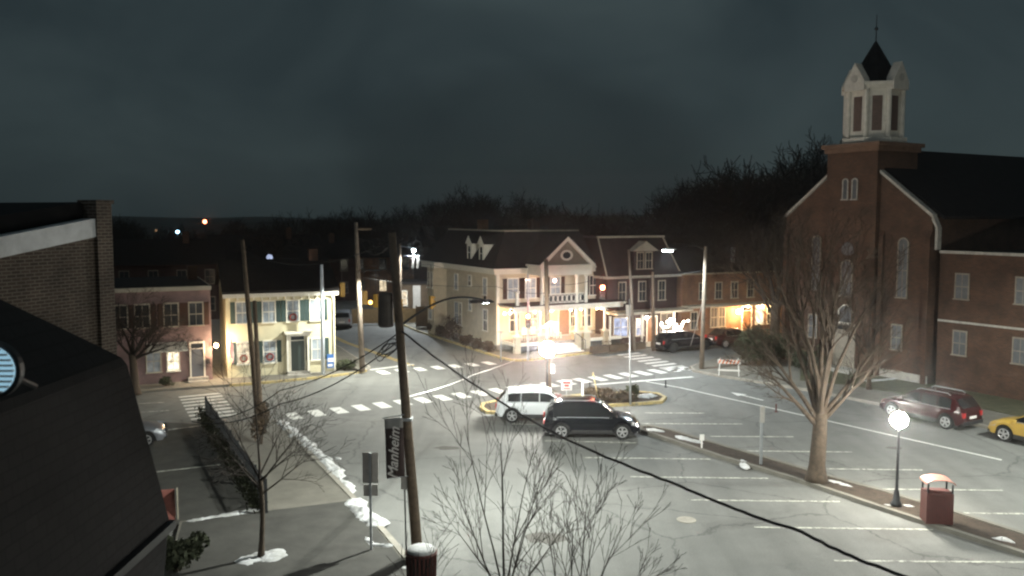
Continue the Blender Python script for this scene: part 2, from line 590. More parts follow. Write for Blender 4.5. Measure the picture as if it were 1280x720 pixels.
# hotel side pavement
A1 = [G(500, 405), G(523, 415), G(560, 427), G(600, 440), G(625, 448), G(640, 451.5), G(665, 451), G(700, 446.5), G(740, 442), G(775, 438.5), G(800, 436.5), G(826, 434)]
slab('pavement', [G(826, 434), G(860, 427), G(900, 423)] + [(40, 90), (30, 100), (-13, 100)] + A1, -0.2, 0.12, 'concrete', 'concrete pavement round the cream hotel corner')
strip_mb(MB(), A1[:6], 0.18, -0.1, 0.14).build('kerb', 'kerb_yellow')['kind'] = 'structure'
strip_mb(MB(), A1[5:10], 0.18, -0.1, 0.145).build('kerb', 'kerb_yellow')['kind'] = 'structure'
# church side pavement and lawn
B1 = [G(905, 447), G(880, 454), G(864, 460), G(868, 465), G(900, 471.5), G(940, 477.5), G(1017, 490), G(1100, 507), G(1180, 523.5), G(1240, 537), G(1300, 551)]
slab('pavement', B1 + [G(1300, 551) + Vector((12, -18, 0)), Vector((60, 20, 0)), Vector((60, 62, 0)), G(985, 430), G(940, 438)], -0.2, 0.12, 'concrete', 'concrete pavement in front of the brick church')
strip_mb(MB(), B1[1:], 0.18, -0.1, 0.14).build('kerb', 'concrete_pale')['kind'] = 'structure'
cl = [G(1000, 478), G(1060, 484), G(1110, 492), G(1200, 508), G(1290, 527), G(1290, 500), G(1200, 484), G(1100, 466), G(1000, 458)]
o = slab('lawn', cl, 0.05, 0.16, 'grass', 'winter lawn strip before the church')
# left row pavement
C1 = [G(60, 505), G(170, 492), G(230, 487), G(288, 483), G(350, 478), G(400, 473), G(440, 468), G(457, 464.5), G(462, 461), G(455, 455), G(440, 446), G(425, 436), G(405, 425)]
slab('pavement', C1 + [(-40, 90), (-60, 60), (-60, 40)], -0.2, 0.12, 'concrete', 'concrete pavement before the pink and yellow houses')
strip_mb(MB(), C1[3:8], 0.18, -0.1, 0.14).build('kerb', 'kerb_yellow')['kind'] = 'structure'
strip_mb(MB(), C1[7:], 0.16, -0.1, 0.14).build('kerb', 'concrete_pale')['kind'] = 'structure'

# near left block
K1 = [G(268, 533), G(300, 530), G(343, 528), G(352, 533), G(370, 551), G(400, 583), G(432, 616), G(460, 646), G(483, 672), G(500, 692), G(540, 745), G(620, 850)]
slab('pavement', K1 + [G(560, 900), G(300, 900), G(200, 760), G(225, 656), G(330, 642)], -0.2, 0.12, 'concrete', 'pale pavement slabs between iron fence and snowy kerb')
strip_mb(MB(), K1[2:], 0.2, -0.1, 0.15).build('kerb', 'concrete_pale')['kind'] = 'structure'
slab('paving', [G(228, 657), G(330, 643.5), G(433, 630.5), G(466, 659), G(489, 687), G(535, 745), G(560, 900), G(300, 900), G(200, 760)], 0.05, 0.126, 'paving_dark', 'darker brick paving round the young tree')
# lower left lot
slab('parking_lot', [G(262, 531), G(329, 641), G(222, 656), G(140, 668), G(120, 532), G(190, 527)], -0.1, 0.006, 'paving_dark', 'dark private lot below the iron fence')
MB().box(0, 0.01, 0, 0.01, 0, 0.01)
mk = MB()
strip_mb(mk, [G(196, 590), G(275, 581)], 0.12, 0.0, 0.012)
strip_mb(mk, [G(190, 540), G(262, 531)], 0.14, 0.0, 0.012)
strip_mb(mk, [G(165, 505), G(205, 503)], 0.12, 0.0, 0.008)
strip_mb(mk, [G(165, 516), G(212, 513)], 0.12, 0.0, 0.008)
mk.build('lot_marking', 'stall_paint')['kind'] = 'structure'

# ---- painted markings
def bars(name, a, b, n, length, width, ldir, label=None):
    mb = MB()
    for i in range(n):
        c = a.lerp(b, i / (n - 1))
        w = (b - a).normalized()
        p = [c - ldir * length / 2 - w * width / 2, c + ldir * length / 2 - w * width / 2, c + ldir * length / 2 + w * width / 2, c - ldir * length / 2 + w * width / 2]
        mb.prism([(q.x, q.y) for q in p], 'z', 0.0, 0.008)
    o = mb.build(name, 'road_paint')
    tag(o, label, kind='structure')
bars('crosswalk_marking', G(367, 520), G(856, 460), 23, 1.5, 0.62, -V)
bars('crosswalk_marking', G(479, 465.5), G(611, 454), 7, 1.3, 0.6, -V)
bars('crosswalk_marking', G(786, 442.5), G(850, 462), 8, 2.0, 0.42, U)
bars('crosswalk_marking', G(250, 494), G(268, 521), 8, 2.3, 0.3, U)
mk = MB()
for a, b, w in [((462, 462.5), (517, 455.5), .3), ((741, 481), (866, 471), .3), ((808, 477), (850, 484.5), .12), ((850, 484.5), (1252, 575), .12)]:
    strip_mb(mk, [G(*a), G(*b)], w, 0.0, 0.009)
mk.build('lane_marking', 'road_paint')['kind'] = 'structure'
mk = MB()
for d in (0, 0.28):
    strip_mb(mk, [G(402, 414) + Vector((d, 0, 0)), G(430, 428) + Vector((d, 0, 0)), G(512, 457) + Vector((d, 0, 0))], 0.12, 0.0, 0.008)
mk.build('centre_line', 'yellow_paint')['kind'] = 'structure'
mk = MB()
stalls = [((640, 530), (685, 531)), ((681, 551), (795, 553.5)), ((730, 572), (888, 574)), ((788, 596), (960, 598)), ((860, 625), (1050, 627)), ((943, 659), (1167, 662)), ((1043, 701), (1290, 703)), ((1165, 752), (1400, 755)),
          ((806, 516), (880, 516.5)), ((802, 529.5), (928, 530)), ((888, 545.5), (992, 546)), ((917, 563.5), (1065, 565)), ((987, 585.5), (1153, 587.5)), ((1070, 611), (1253, 613)), ((1186, 641), (1330, 643))]
for a, b in stalls:
    strip_mb(mk, [G(*a), G(*b)], 0.1, 0.0, 0.008)
mk.build('stall_marking', 'stall_paint')['kind'] = 'structure'
# turn arrow
ar = MB()
c = G(928, 494)
strip_mb(ar, [c, c - V * 1.6], 0.14, 0, 0.008)
q = [c + V * 0.9, c - U * 0.35, c + U * 0.35]
ar.prism([(p.x, p.y) for p in q], 'z', 0, 0.0085)
ar.build('arrow_marking', 'road_paint')['kind'] = 'structure'
# tar patches
rnd = random.Random(8)
mk = MB()
for (px, py, s) in [(682, 672, .9), (1118, 560, .4), (905, 560, .5), (560, 560, .6)]:
    c = G(px, py)
    n = 14
    mk.prism([(c.x + s * rnd.uniform(.7, 1.1) * math.cos(2 * PI * k / n), c.y + s * .6 * rnd.uniform(.7, 1.1) * math.sin(2 * PI * k / n)) for k in range(n)], 'z', 0, 0.004)
mk.build('asphalt_patch', mat('patch', (0.085, 0.08, 0.07), 0.9, 0.2, 6))['kind'] = 'structure'
tag(MB().lathe([(0.33, 0), (0.33, 0.012), (0.3, 0.016)], G(858, 650), 20).build('manhole_cover', 'concrete_pale'), 'small pale round manhole cover in the open lot', 'manhole cover')

# ---- medians
def median(name, outer, kerbm, label, inner_m='soil'):
    pts = [Vector(p) for p in outer]
    c = sum(pts, Vector()) / len(pts)
    slab(name, pts, -0.1, 0.11, inner_m, label)
    n = len(pts)
    strip_mb(MB(), pts + [pts[0]], 0.2, -0.1, 0.15).build('kerb', kerbm)['kind'] = 'structure'
near_edge = [G(801, 540), G(840, 553), G(900, 573), G(1000, 603), G(1100, 637), G(1200, 670), G(1290, 699), G(1420, 745)]
far_edge = [G(1420, 716), G(1290, 675), G(1200, 646), G(1100, 616), G(1040, 600), G(960, 576), G(900, 559), G(840, 541), G(812, 535), G(801, 536)]
median('median', near_edge + far_edge, 'concrete', 'long narrow median of brown mulch between two rows of parking stalls')
isl = [G(602, 512), G(604, 507), G(622, 503), G(660, 500), G(740, 495), G(800, 492), G(822, 494), G(831, 499), G(826, 504), G(800, 506), G(740, 510), G(680, 515), G(640, 518), G(610, 517)]
median('median', isl, 'kerb_yellow', 'yellow kerbed island behind the two parked sport utility cars')

# ------------------------------------------------------------------ snow
def snow(name, path, w, h, label, seed=1):
    rnd = random.Random(seed)
    mb = MB()
    pts = [Vector(p) for p in path]
    L = sum((pts[i + 1] - pts[i]).length for i in range(len(pts) - 1))
    n = max(8, int(L / 0.07))
    m = 13
    rows = []
    ph = [rnd.uniform(0, 6) for _ in range(4)]
    for k in range(n + 1):
        s = L * k / n
        for i in range(len(pts) - 1):
            l = (pts[i + 1] - pts[i]).length
            if s <= l or i == len(pts) - 2:
                p = pts[i].lerp(pts[i + 1], min(1, s / l))
                d = (pts[i + 1] - pts[i]).normalized()
                break
            s -= l
        nn = Vector((-d.y, d.x, 0))
        e = max(0.05, min(1, min(k, n - k) / 5))
        ww = w * e * (1.05 + .5 * noise.noise(p * .9 + Vector((seed, 0, 0))) + .3 * noise.noise(p * 4))
        off = .25 * w * noise.noise(p * 1.1 + Vector((0, seed, 0)))
        row = []
        for j in range(m):
            t = -1 + 2 * j / (m - 1)
            qq = p + nn * (t * ww / 2)
            z = .65 * h * e * (1 - t * t) * max(.25, .75 + .5 * noise.noise(qq * 1.6) + .55 * noise.noise(qq * 6) + .35 * noise.noise(qq * 15)) - (0.02 if abs(t) == 1 else 0)
            row.append(p + nn * (t * ww / 2 + off + rnd.uniform(-.03, .03)) + Vector((0, 0, z)))
        rows.append(row)
    vs = [v for r in rows for v in r]
    fs = [(a * m + j, (a + 1) * m + j, (a + 1) * m + j + 1, a * m + j + 1) for a in range(n) for j in range(m - 1)]
    mb.add(vs, fs)
    o = mb.build(name, 'snow', smooth=True)
    return tag(o, label, kind='stuff')
def up(p, z=.12):
    return Vector((p.x, p.y, z))
snow('snow', [up(G(x, y), .02) for x, y in [(346, 529), (362, 541), (383, 560), (405, 580), (425, 600)]], 0.75, 0.28, 'grey white snow bank ploughed along the left kerb', 1)
snow('snow', [up(G(x, y), .02) for x, y in [(425, 600), (441, 618)]], 0.5, 0.16, 'thin end of the kerb snow bank', 11)
snow('snow', [up(G(x, y), .1) for x, y in [(437, 628), (452, 642), (468, 656), (476, 664)]], 0.75, 0.3, 'snow heap by the two-panel sign', 2)
snow('snow', [up(G(x, y), .1) for x, y in [(455, 674), (466, 686), (485, 687), (500, 684)]], 0.22, 0.12, 'snow ring round the sign post', 3)
snow('snow', [up(G(x, y), .1) for x, y in [(288, 708), (325, 700), (364, 700)]], 0.95, 0.16, 'snow filling the pit of the young tree', 4)
snow('snow', [up(G(x, y), .1) for x, y in [(228, 657), (262, 652), (295, 647), (330, 640)]], 0.28, 0.14, 'snow line at the foot of the iron fence', 5)
snow('snow', [up(G(x, y), .1) for x, y in [(806, 538), (818, 540), (832, 543)]], 0.55, 0.12, 'snow at the median tip', 6)
snow('snow', [up(G(x, y), .1) for x, y in [(843, 547), (862, 553), (880, 558)]], 0.5, 0.14, 'snow along the median edge', 7)
snow('snow', [up(G(x, y), .1) for x, y in [(926, 577), (932, 583), (933, 590)]], 0.4, 0.1, 'small snow patch on the median', 8)
snow('snow', [up(G(x, y), .1) for x, y in [(1030, 602), (1050, 607), (1068, 613)]], 0.3, 0.1, 'snow strip beside the big tree', 9)
snow('snow', [up(G(x, y), .1) for x, y in [(1103, 634), (1120, 637)]], 0.3, 0.1, 'snow by the globe lamp foot', 10)
snow('snow', [up(G(x, y), .1) for x, y in [(1126, 634), (1145, 638)]], 0.3, 0.1, 'snow right of the globe lamp foot', 12)
snow('snow', [up(G(x, y), .1) for x, y in [(1236, 676), (1255, 678), (1271, 684)]], 0.35, 0.1, 'snow at the right end of the median', 13)
snow('snow', [up(G(x, y), .14) for x, y in [(798, 500), (810, 498), (822, 498)]], 0.8, 0.2, 'snow heap on the yellow kerbed island', 14)
snow('snow', [up(G(x, y), .15) for x, y in [(1078, 480), (1105, 478), (1128, 475), (1160, 474)]], 0.5, 0.1, 'snow line on the church lawn', 15)
snow('snow', [up(G(x, y), .1) for x, y in [(495, 716), (515, 714)]], 0.25, 0.1, 'snow scrap on the paving by the slatted bin', 16)
snow('snow', [up(G(x, y), .02) for x, y in [(420, 571), (426, 575)]], 0.35, 0.12, 'snow lump on the road', 17)

# ------------------------------------------------------------------ trees
def limb(mb, p, d, L, r, lvl, rnd, cfg):
    n = max(3, int(L / cfg['seg']) if lvl < 2 else 3)
    pts, rad = [p.copy()], [r]
    q, dd = p.copy(), d.copy()
    for i in range(n):
        g = cfg['gnarl'] * (1 + .35 * lvl)
        dd = dd + Vector((rnd.uniform(-g, g), rnd.uniform(-g, g), rnd.uniform(-g, g) + cfg['up'] * (0.6 if lvl else 0.2)))
        dd.normalize()
        q = q + dd * (L / n)
        pts.append(q.copy())
        rad.append(max(cfg['rmin'], r * (1 - 0.78 * (i + 1) / n)))
    sides = 7 if r > .08 else (5 if r > .03 else 3)
    mb.tube(pts, rad, sides, cap=False)
    if lvl >= cfg['levels']:
        return
    k = cfg['kids'][lvl]
    for c in range(k):
        t = cfg['start'] + (1 - cfg['start']) * (c + rnd.random()) / k if lvl else rnd.uniform(.35, 1)
        t = min(.98, t)
        i = min(n - 1, int(t * n))
        f = t * n - i
        s = pts[i].lerp(pts[i + 1], f)
        rr = rad[i] * (1 - f) + rad[i + 1] * f
        base = (pts[i + 1] - pts[i]).normalized()
        az = c * 2.4 + rnd.uniform(-.6, .6)
        a = base.orthogonal().normalized()
        b = base.cross(a)
        side = a * math.cos(az) + b * math.sin(az)
        ang = R(rnd.uniform(*cfg['ang']))
        nd = (base * math.cos(ang) + side * math.sin(ang)).normalized()
        limb(mb, s, nd, L * rnd.uniform(*cfg['len']) * (1.15 - .35 * t), max(cfg['rmin'], min(rr * .75, r * .6)), lvl + 1, rnd, cfg)

def bare_tree(name, label, loc, h, r, split, seed, limbs, levels=4, kids=(5, 5, 4, 4), ang=(22, 48), up=.12, gnarl=.11, rmin=.006,
              rz=0, group=None, bark='bark', cat='tree', length=(.5, .72), seg=.5, dirs=None, limb_r=.55, limb_l=.7, twig='twig'):
    t = thing(name, label, cat, loc, rz, group)
    rnd = random.Random(seed)
    tr = MB()
    pts, rad = [], []
    n = 8
    for i in range(n + 1):
        f = i / n
        pts.append(Vector((.05 * math.sin(3 * f + seed), .05 * math.cos(2 * f + seed), split * f - 0.03)))
        rad.append(r * (1.45 if i == 0 else 1.12 if i == 1 else 1 - .25 * f))
    tr.tube(pts, rad, 12)
    tr.build('trunk', bark, t, smooth=True)
    cr = MB()
    cfg = dict(levels=levels, kids=kids, ang=ang, up=up, gnarl=gnarl, rmin=rmin, start=.15, len=length, seg=seg)
    top = pts[-1]
    for k in range(limbs):
        if dirs:
            az, tilt, z, ll = dirs[k]
            az, tilt = R(az), R(tilt)
            st = Vector((0, 0, z))
            L = ll
        else:
            az = 2 * PI * k / limbs + rnd.uniform(-.3, .3)
            tilt = R(rnd.uniform(14, 46)) if k else R(4)
            st = top - Vector((0, 0, rnd.uniform(0, split * .35) if k else 0))
            L = (h - split) * rnd.uniform(limb_l * .85, limb_l * 1.15)
        d = Vector((math.cos(az) * math.sin(tilt), math.sin(az) * math.sin(tilt), math.cos(tilt)))
        limb(cr, st, d, L, r * limb_r * (1.25 if k == 0 else 1), 0, rnd, cfg)
    cr.build('crown', twig, t, smooth=True)
    return t

# big median tree
bare_tree('bare_tree', 'big bare tree with thick pale trunk and fanning limbs in the median', G(1022, 602, .11), 9.2, .33, 2.7, 5, 11, levels=4, kids=(5, 4, 4, 3),
          dirs=[(85, 3, 2.6, 5.6), (178, 44, 2.1, 3.2), (150, 20, 2.5, 4.9), (20, 22, 2.4, 4.7), (5, 50, 2.3, 2.7), (110, 14, 2.6, 5.2), (-80, 20, 2.5, 4.3), (165, 33, 2.3, 3.9), (15, 36, 2.4, 3.8), (60, 10, 2.6, 5.6), (-10, 14, 2.6, 5.0)],
          bark='bark_pale', up=.12, ang=(16, 38), limb_r=.34, twig='twig_brown', rmin=.007, length=(.45, .62))
# young tree near left
bare_tree('bare_tree', 'slender young bare tree in a snowy square pit', G(327, 697, .12), 5.6, .085, 2.4, 12, 8, levels=3, kids=(5, 4, 3), ang=(28, 50), up=.06,
          dirs=[(90, 3, 2.3, 3.0), (0, 52, 1.9, 1.9), (180, 46, 2.1, 1.7), (60, 40, 2.5, 1.8), (-20, 50, 2.35, 1.8), (150, 34, 2.4, 1.9), (-110, 42, 2.2, 1.6), (20, 36, 2.2, 2.1)], gnarl=.06, limb_r=.38, rmin=.005)
# tips of planted trees below the camera
bare_tree('bare_tree', 'bare young tree whose many upright stems rise at the bottom centre', (-.15, 17.2, .1), 6.9, .062, 2.3, 21, 8, levels=3, kids=(4, 4, 2), ang=(16, 32), up=.07,
          dirs=[(92, 3, 2.3, 3.3), (175, 24, 2.1, 2.8), (160, 10, 2.3, 3.7), (10, 18, 2.2, 2.8), (0, 40, 2.2, 1.9), (40, 12, 2.3, 3.1), (-60, 20, 2.2, 2.2), (185, 36, 2.4, 1.8)], gnarl=.04, limb_r=.42, rmin=.0046, length=(.42, .6))
bare_tree('bare_tree', 'bare spreading tree with arching twigs right of the bottom centre', (1.1, 15.2, .1), 6.2, .056, 2.2, 33, 7, levels=3, kids=(4, 4, 2), ang=(16, 34), up=.07,
          dirs=[(92, 6, 2.2, 2.4), (175, 32, 2.1, 1.9), (10, 10, 2.2, 3.0), (15, 26, 2.2, 2.6), (5, 44, 2.1, 2.0), (60, 20, 2.2, 2.5), (150, 14, 2.2, 2.5)], gnarl=.05, limb_r=.42, rmin=.0046, length=(.42, .6))
bare_tree('bare_tree', 'low bare sapling with thin twigs beside the snow topped bin', (-1.6, 15.0, .1), 5.0, .05, 2.0, 45, 5, levels=2, kids=(4, 3), ang=(20, 36), up=.08,
          dirs=[(92, 6, 2.0, 1.9), (175, 30, 2.0, 1.3), (10, 28, 2.0, 1.4), (60, 18, 2.0, 1.6), (-70, 25, 2.0, 1.1)], gnarl=.06, limb_r=.42, rmin=.0046)
# tree before the pink house
bare_tree('bare_tree', 'dark spreading bare tree before the pink row house', G(168, 492, .12), 6.6, .25, 2.3, 51, 8, levels=4, kids=(5, 4, 4, 3), ang=(24, 48), up=.03,
          dirs=[(90, 8, 2.2, 2.6), (0, 48, 1.9, 2.2), (10, 66, 2.0, 2.2), (180, 45, 2.1, 1.9), (40, 35, 2.2, 2.3), (-30, 40, 2.1, 1.9), (-150, 40, 2.1, 1.7), (140, 30, 2.2, 2.0)], gnarl=.1, limb_r=.4, rmin=.008)
# tall trees by the church
bare_tree('bare_tree', 'tall dark bare tree rising left of the church gable', G(968, 446, .0), 12.0, .4, 4.0, 61, 8, levels=4, kids=(5, 4, 4, 3), ang=(20, 42), up=.1, gnarl=.1, rmin=.012, limb_l=.5, limb_r=.35, seg=.9)
bare_tree('bare_tree', 'dark bare tree close behind the brick lantern house', G(895, 414, .0), 12.5, .36, 3.8, 67, 8, levels=4, kids=(5, 4, 4, 3), ang=(22, 46), up=.08, gnarl=.1, rmin=.014, limb_l=.5, limb_r=.35, seg=.9)
bare_tree('bare_tree', 'bare street tree close to the church doorway', G(1085, 486, .15), 7.5, .13, 2.4, 71, 6, levels=3, kids=(5, 4, 3), ang=(20, 38), up=.12, gnarl=.08, rmin=.008, limb_l=.5, limb_r=.4, seg=.7)

# background trees: prototypes then copies
protos = []
brnd = random.Random(99)
bt_group = 'bare trees on the dark hillside behind the town'
for k in range(4):
    protos.append(bare_tree('bare_tree', 'x', (0, 0, 0), 12, .28, 3.2, 200 + k, 7, levels=3, kids=(6, 6, 5), ang=(24, 52), up=.07, gnarl=.12, rmin=.035, limb_l=.75, limb_r=.45, seg=1.2, group=bt_group))
spots = []
def skyline(px):
    xs = [(100, 276), (180, 272), (260, 280), (380, 262), (470, 258), (540, 246), (600, 236), (680, 248), (740, 262), (800, 258), (850, 232), (900, 214), (950, 196), (1000, 180), (1040, 186)]
    for (a, b), (c, d) in zip(xs, xs[1:]):
        if a <= px <= c:
            return b + (d - b) * (px - a) / (c - a)
    return xs[0][1] if px < 100 else 200
i = 0
for row, Y0 in enumerate((96, 124, 160, 205)):
    for k in range(17 if row < 3 else 20):
        px = 95 + (950 / (17 if row < 3 else 20)) * (k + brnd.uniform(0, .9))
        Y = Y0 + brnd.uniform(-9, 9)
        if row == 0 and (px < 300 or 410 < px < 560):
            Y += 22
        top = skyline(px) + brnd.uniform(0, 16) + (3 - row) * 3
        zt = HT(top, Y)
        t = min(1, max(0, (Y - 115) / 260))
        t = t * t * (3 - 2 * t)
        base = t * 6.0 - .3
        s = max(.4, (zt - base) / 13.2)
        p = P(px, 300, Y)
        o = protos[i] if i < 4 else dup(protos[i % 4])
        o.location = (p.x, Y, base)
        o.rotation_euler = (0, 0, brnd.uniform(0, 6.28))
        o.scale = (s, s, s)
        o['label'] = 'dark bare tree standing among the many on the wooded hill behind the rooftops'
        i += 1

# ------------------------------------------------------------------ shrubs
def shrub(name, label, loc, rx, ry, h, seed, m='hedge', n=900, group=None, leaf=.09, rz=0, cat='shrub'):
    t = thing(name, label, cat, loc, rz, group)
    rnd = random.Random(seed)
    fo = MB()
    lumps = [(rnd.uniform(-.6, .6) * rx, rnd.uniform(-.6, .6) * ry, rnd.uniform(.35, .8) * h, rnd.uniform(.35, .6)) for _ in range(9)]
    for i in range(n):
        lx, ly, lz, lr = rnd.choice(lumps)
        while True:
            v = Vector((rnd.uniform(-1, 1), rnd.uniform(-1, 1), rnd.uniform(-1, 1)))
            if .3 < v.length < 1: break
        p = Vector((lx + v.x * lr * rx * 1.05, ly + v.y * lr * ry * 1.05, max(.03, lz + v.z * lr * h * .75)))
        a = Vector((rnd.gauss(0, 1), rnd.gauss(0, 1), rnd.gauss(0, 1))).normalized() * leaf * rnd.uniform(.6, 1.5)
        b = a.orthogonal().normalized() * leaf * rnd.uniform(.3, .7)
        fo.add([p - a, p + b, p + a, p - b], [(0, 1, 2, 3)])
    fo.build('foliage', m, t)
    st = MB()
    for i in range(9):
        lx, ly, lz, lr = lumps[i]
        st.tube([(lx * .12, ly * .12, 0), (lx * .5, ly * .5, lz * .6), (lx, ly, lz)], [.03, .02, .008], 4)
    st.build('stem', 'bark', t)
    return t
shrub('shrub', 'low brown hedge on the yellow kerbed island', G(765, 503, .1), 1.7, .55, .75, 1, n=1500)
shrub('shrub', 'dull yellow dry grass clump on the island behind the dark car', G(722, 505, .1), .7, .4, .5, 2, m=mat('dry_grass', (0.2, 0.15, 0.05), .9, .3, 6), n=500, leaf=.07)
shrub('shrub', 'round dark bush beside the island pole', G(790, 500, .1), .5, .4, .8, 3, m='evergreen', n=500)
for k, (px, py, s, lab) in enumerate([(568, 425, .95, 'tall dark bush against the hotel side wall'), (552, 421, .6, 'low bush left of the tall dark bush by the hotel'), (540, 417, .6, 'leftmost low bush at the hotel back corner'),
                                      (583, 433, .6, 'low shrub under the hotel side windows'), (597, 437, .55, 'low shrub between window and hotel corner'), (610, 440.5, .55, 'low shrub next to the hotel corner pilaster')]):
    shrub('shrub', lab, G(px, py, .1), 1.0 * s, .7 * s, 1.9 * s if k == 0 else 1.5 * s, 20 + k, n=700, group='shrubs along the hotel side wall')
shrub('shrub', 'big rounded dark evergreen bush beyond the striped barricade', G(955, 455, .1), 2.1, 1.6, 2.6, 31, m='evergreen', n=3200, leaf=.12)
shrub('shrub', 'smaller dark bush at the church corner', G(1010, 462, .1), 1.3, 1.0, 1.4, 32, m='evergreen', n=1200, leaf=.11)
shrub('shrub', 'dark bushes against the church annex wall', G(1145, 474, .1), 2.0, .8, 1.0, 33, m='evergreen', n=1400, leaf=.11)
shrub('shrub', 'dark tangled shrub at the foot of the two leaning poles', G(327, 555, .12), .42, .38, 1.7, 34, m='hedge', n=900, leaf=.08)
shrub('shrub', 'low green bush at the yellow house right corner', G(430, 463, .1), .9, .5, .7, 35, m='evergreen', n=600)
shrub('shrub', 'small dark shrub by the pink house steps', G(208, 483, .1), .5, .4, .5, 36, m='evergreen', n=350)
shrub('shrub', 'dark bush below the near roof edge', G(222, 715, .1), .8, .8, 1.0, 37, m='evergreen', n=1200)

# ------------------------------------------------------------------ windows and house parts
def face_xf(kind, x=0, y=0):
    if kind == 'front': return Matrix.Translation((x, y, 0))
    if kind == 'left': return Matrix.Translation((x, y, 0)) @ Matrix.Rotation(-PI / 2, 4, 'Z')
    if kind == 'right': return Matrix.Translation((x, y, 0)) @ Matrix.Rotation(PI / 2, 4, 'Z')

def window(par, xf, x, z, w, h, pane='glass', frame='trim', shut=None, fw=.07, arch=False, cross=True, label=None, sill=True):
    """x centre, z sill height"""
    f = MB(xf)
    x0, x1, z1 = x - w / 2, x + w / 2, z + h
    f.box(x0 - fw, x0, -.06, .02, z, z1)
    f.box(x1, x1 + fw, -.06, .02, z, z1)
    if not arch:
        f.box(x0 - fw, x1 + fw, -.07, .02, z1, z1 + fw * 1.3)
    else:
        n = 10
        for k in range(n):
            a0, a1 = PI * k / n, PI * (k + 1) / n
            r0, r1 = w / 2, w / 2 + fw * 1.2
            q = [(x + r0 * math.cos(a0), z1 + r0 * math.sin(a0)), (x + r1 * math.cos(a0), z1 + r1 * math.sin(a0)), (x + r1 * math.cos(a1), z1 + r1 * math.sin(a1)), (x + r0 * math.cos(a1), z1 + r0 * math.sin(a1))]
            f.prism(q, 'y', -.065, .02)
    if cross:
        f.box(x0, x1, -.045, .01, z + h * .5 - .025, z + h * .5 + .025)
        f.box(x - .015, x + .015, -.035, .01, z + .01, z1)
    fo = f.build('window', frame, par)
    if label: fo['label'] = label
    p = MB(xf)
    if arch:
        pts = [(x0, z), (x1, z)] + [(x + w / 2 * math.cos(PI * k / 10), z1 + w / 2 * math.sin(PI * k / 10)) for k in range(11)]
        p.prism(pts, 'y', -.02, .01)
    else:
        p.box(x0 + .001, x1 - .001, -.02, .012, z + .001, z1 - .001)
    p.build('pane', pane, fo)
    if sill:
        MB(xf).box(x0 - fw * 1.5, x1 + fw * 1.5, -.14, .015, z - .08, z - .002).build('sill', frame, fo)
    if shut:
        sw = w * .42
        MB(xf).box(x0 - fw - sw, x0 - fw - .01, -.05, .0, z - .02, z1 + .05).build('shutter', shut, par)
        MB(xf).box(x1 + fw + .01, x1 + fw + sw, -.05, .0, z - .02, z1 + .05).build('shutter', shut, par)
    return fo

def door(par, xf, x, z, w, h, m, frame='trim', fw=.09, transom=True):
    f = MB(xf)
    f.box(x - w / 2, x + w / 2, -.03, .02, z, z + h)
    d = f.build('door', m, par)
    g = MB(xf)
    g.box(x - w / 2 - fw, x - w / 2, -.07, .02, z, z + h + (.35 if transom else 0))
    g.box(x + w / 2, x + w / 2 + fw, -.07, .02, z, z + h + (.35 if transom else 0))
    g.box(x - w / 2 - fw, x + w / 2 + fw, -.08, .02, z + h + (.35 if transom else 0), z + h + (.35 if transom else 0) + .12)
    if transom:
        g.box(x - w / 2, x + w / 2, -.05, .02, z + h, z + h + .05)
    g.build('frame', frame, d)
    if transom:
        MB(xf).box(x - w / 2, x + w / 2, -.02, .015, z + h + .05, z + h + .35).build('pane', 'glass', d)
    MB(xf).ball((x + w * .36, -.06, z + h * .45), .035, 8, 5).build('handle', 'dark_metal', d)
    return d

def facade_frame(pa, pb):
    a, b = Vector(pa), Vector(pb)
    d = b - a
    return a, math.atan2(d.y, d.x), d.length

def local_x(org, ang, px, off=0.0):
    """local x along facade (at local y=off) where the column px of the photograph meets it"""
    k = (px - 640) / F
    ca, sa = math.cos(ang), math.sin(ang)
    ox = org[0] - sa * off
    oy = org[1] + ca * off
    # camera depth uses forward distance; small pitch correction with height near eye level ignored
    dcor = cT
    # X = k*(Y*cT + 8*sT)
    c0 = k * (oy * cT + 6 * sT) - ox
    return c0 / (ca - k * sa * cT)

# ------------------------------------------------------------------ pink row house
a, ang, L = facade_frame(G(128, 487), G(266, 476.5))
ph = thing('row_house', 'dull pink two storey row house with a tall blue grey door', 'house', a, ang)
hx = lambda px: local_x(a, ang, px)
Yc = (a.y + G(266, 476).y) / 2
MB().box(0, L, 0, 9, 0, 5.75).build('wall', 'pink_brick', ph)
MB().box(-.05, L + .06, -.16, 9.05, 5.75, 6.0).build('cornice', 'trim_dull', ph)
MB().box(.1, L - .1, .1, 8.9, 6.0, 6.06).build('roof', 'roof_dark', ph)
MB().box(L - .9, L - .3, 5, 5.8, 6.06, 7.0).build('chimney', 'red_brick', ph)
xf = Matrix.Identity(4)
door(ph, xf, hx(245), .35, .72, 1.75, 'door_blue')
window(ph, xf, hx(214.5), .85, .62, 1.15, 'lit_bright', label='lit window with warm light behind white sash')
window(ph, xf, hx(245), 3.6, .75, 1.35, 'glass', 'trim_dull', 'brown_shutter')
window(ph, xf, hx(214), 3.6, .75, 1.35, 'glass', 'trim_dull', 'brown_shutter')
window(ph, xf, hx(178), 3.6, .75, 1.35, 'glass', 'trim_dull', 'brown_shutter')
window(ph, xf, hx(150), 3.6, .75, 1.35, 'glass', 'trim_dull', 'brown_shutter')
window(ph, xf, hx(190), .85, .75, 1.3, 'curtain_glass', 'trim_dull')
MB().prism([(0, 2.45), (-1.0, 2.15), (-1.0, 2.25), (0, 2.62)], 'x', hx(182), hx(232)).build('awning', 'trim', ph)
MB().box(hx(245) - .6, hx(245) + .6, -.7, 0, 0, .18).box(hx(245) - .6, hx(245) + .6, -.35, 0, .18, .36).build('step', 'stone', ph)
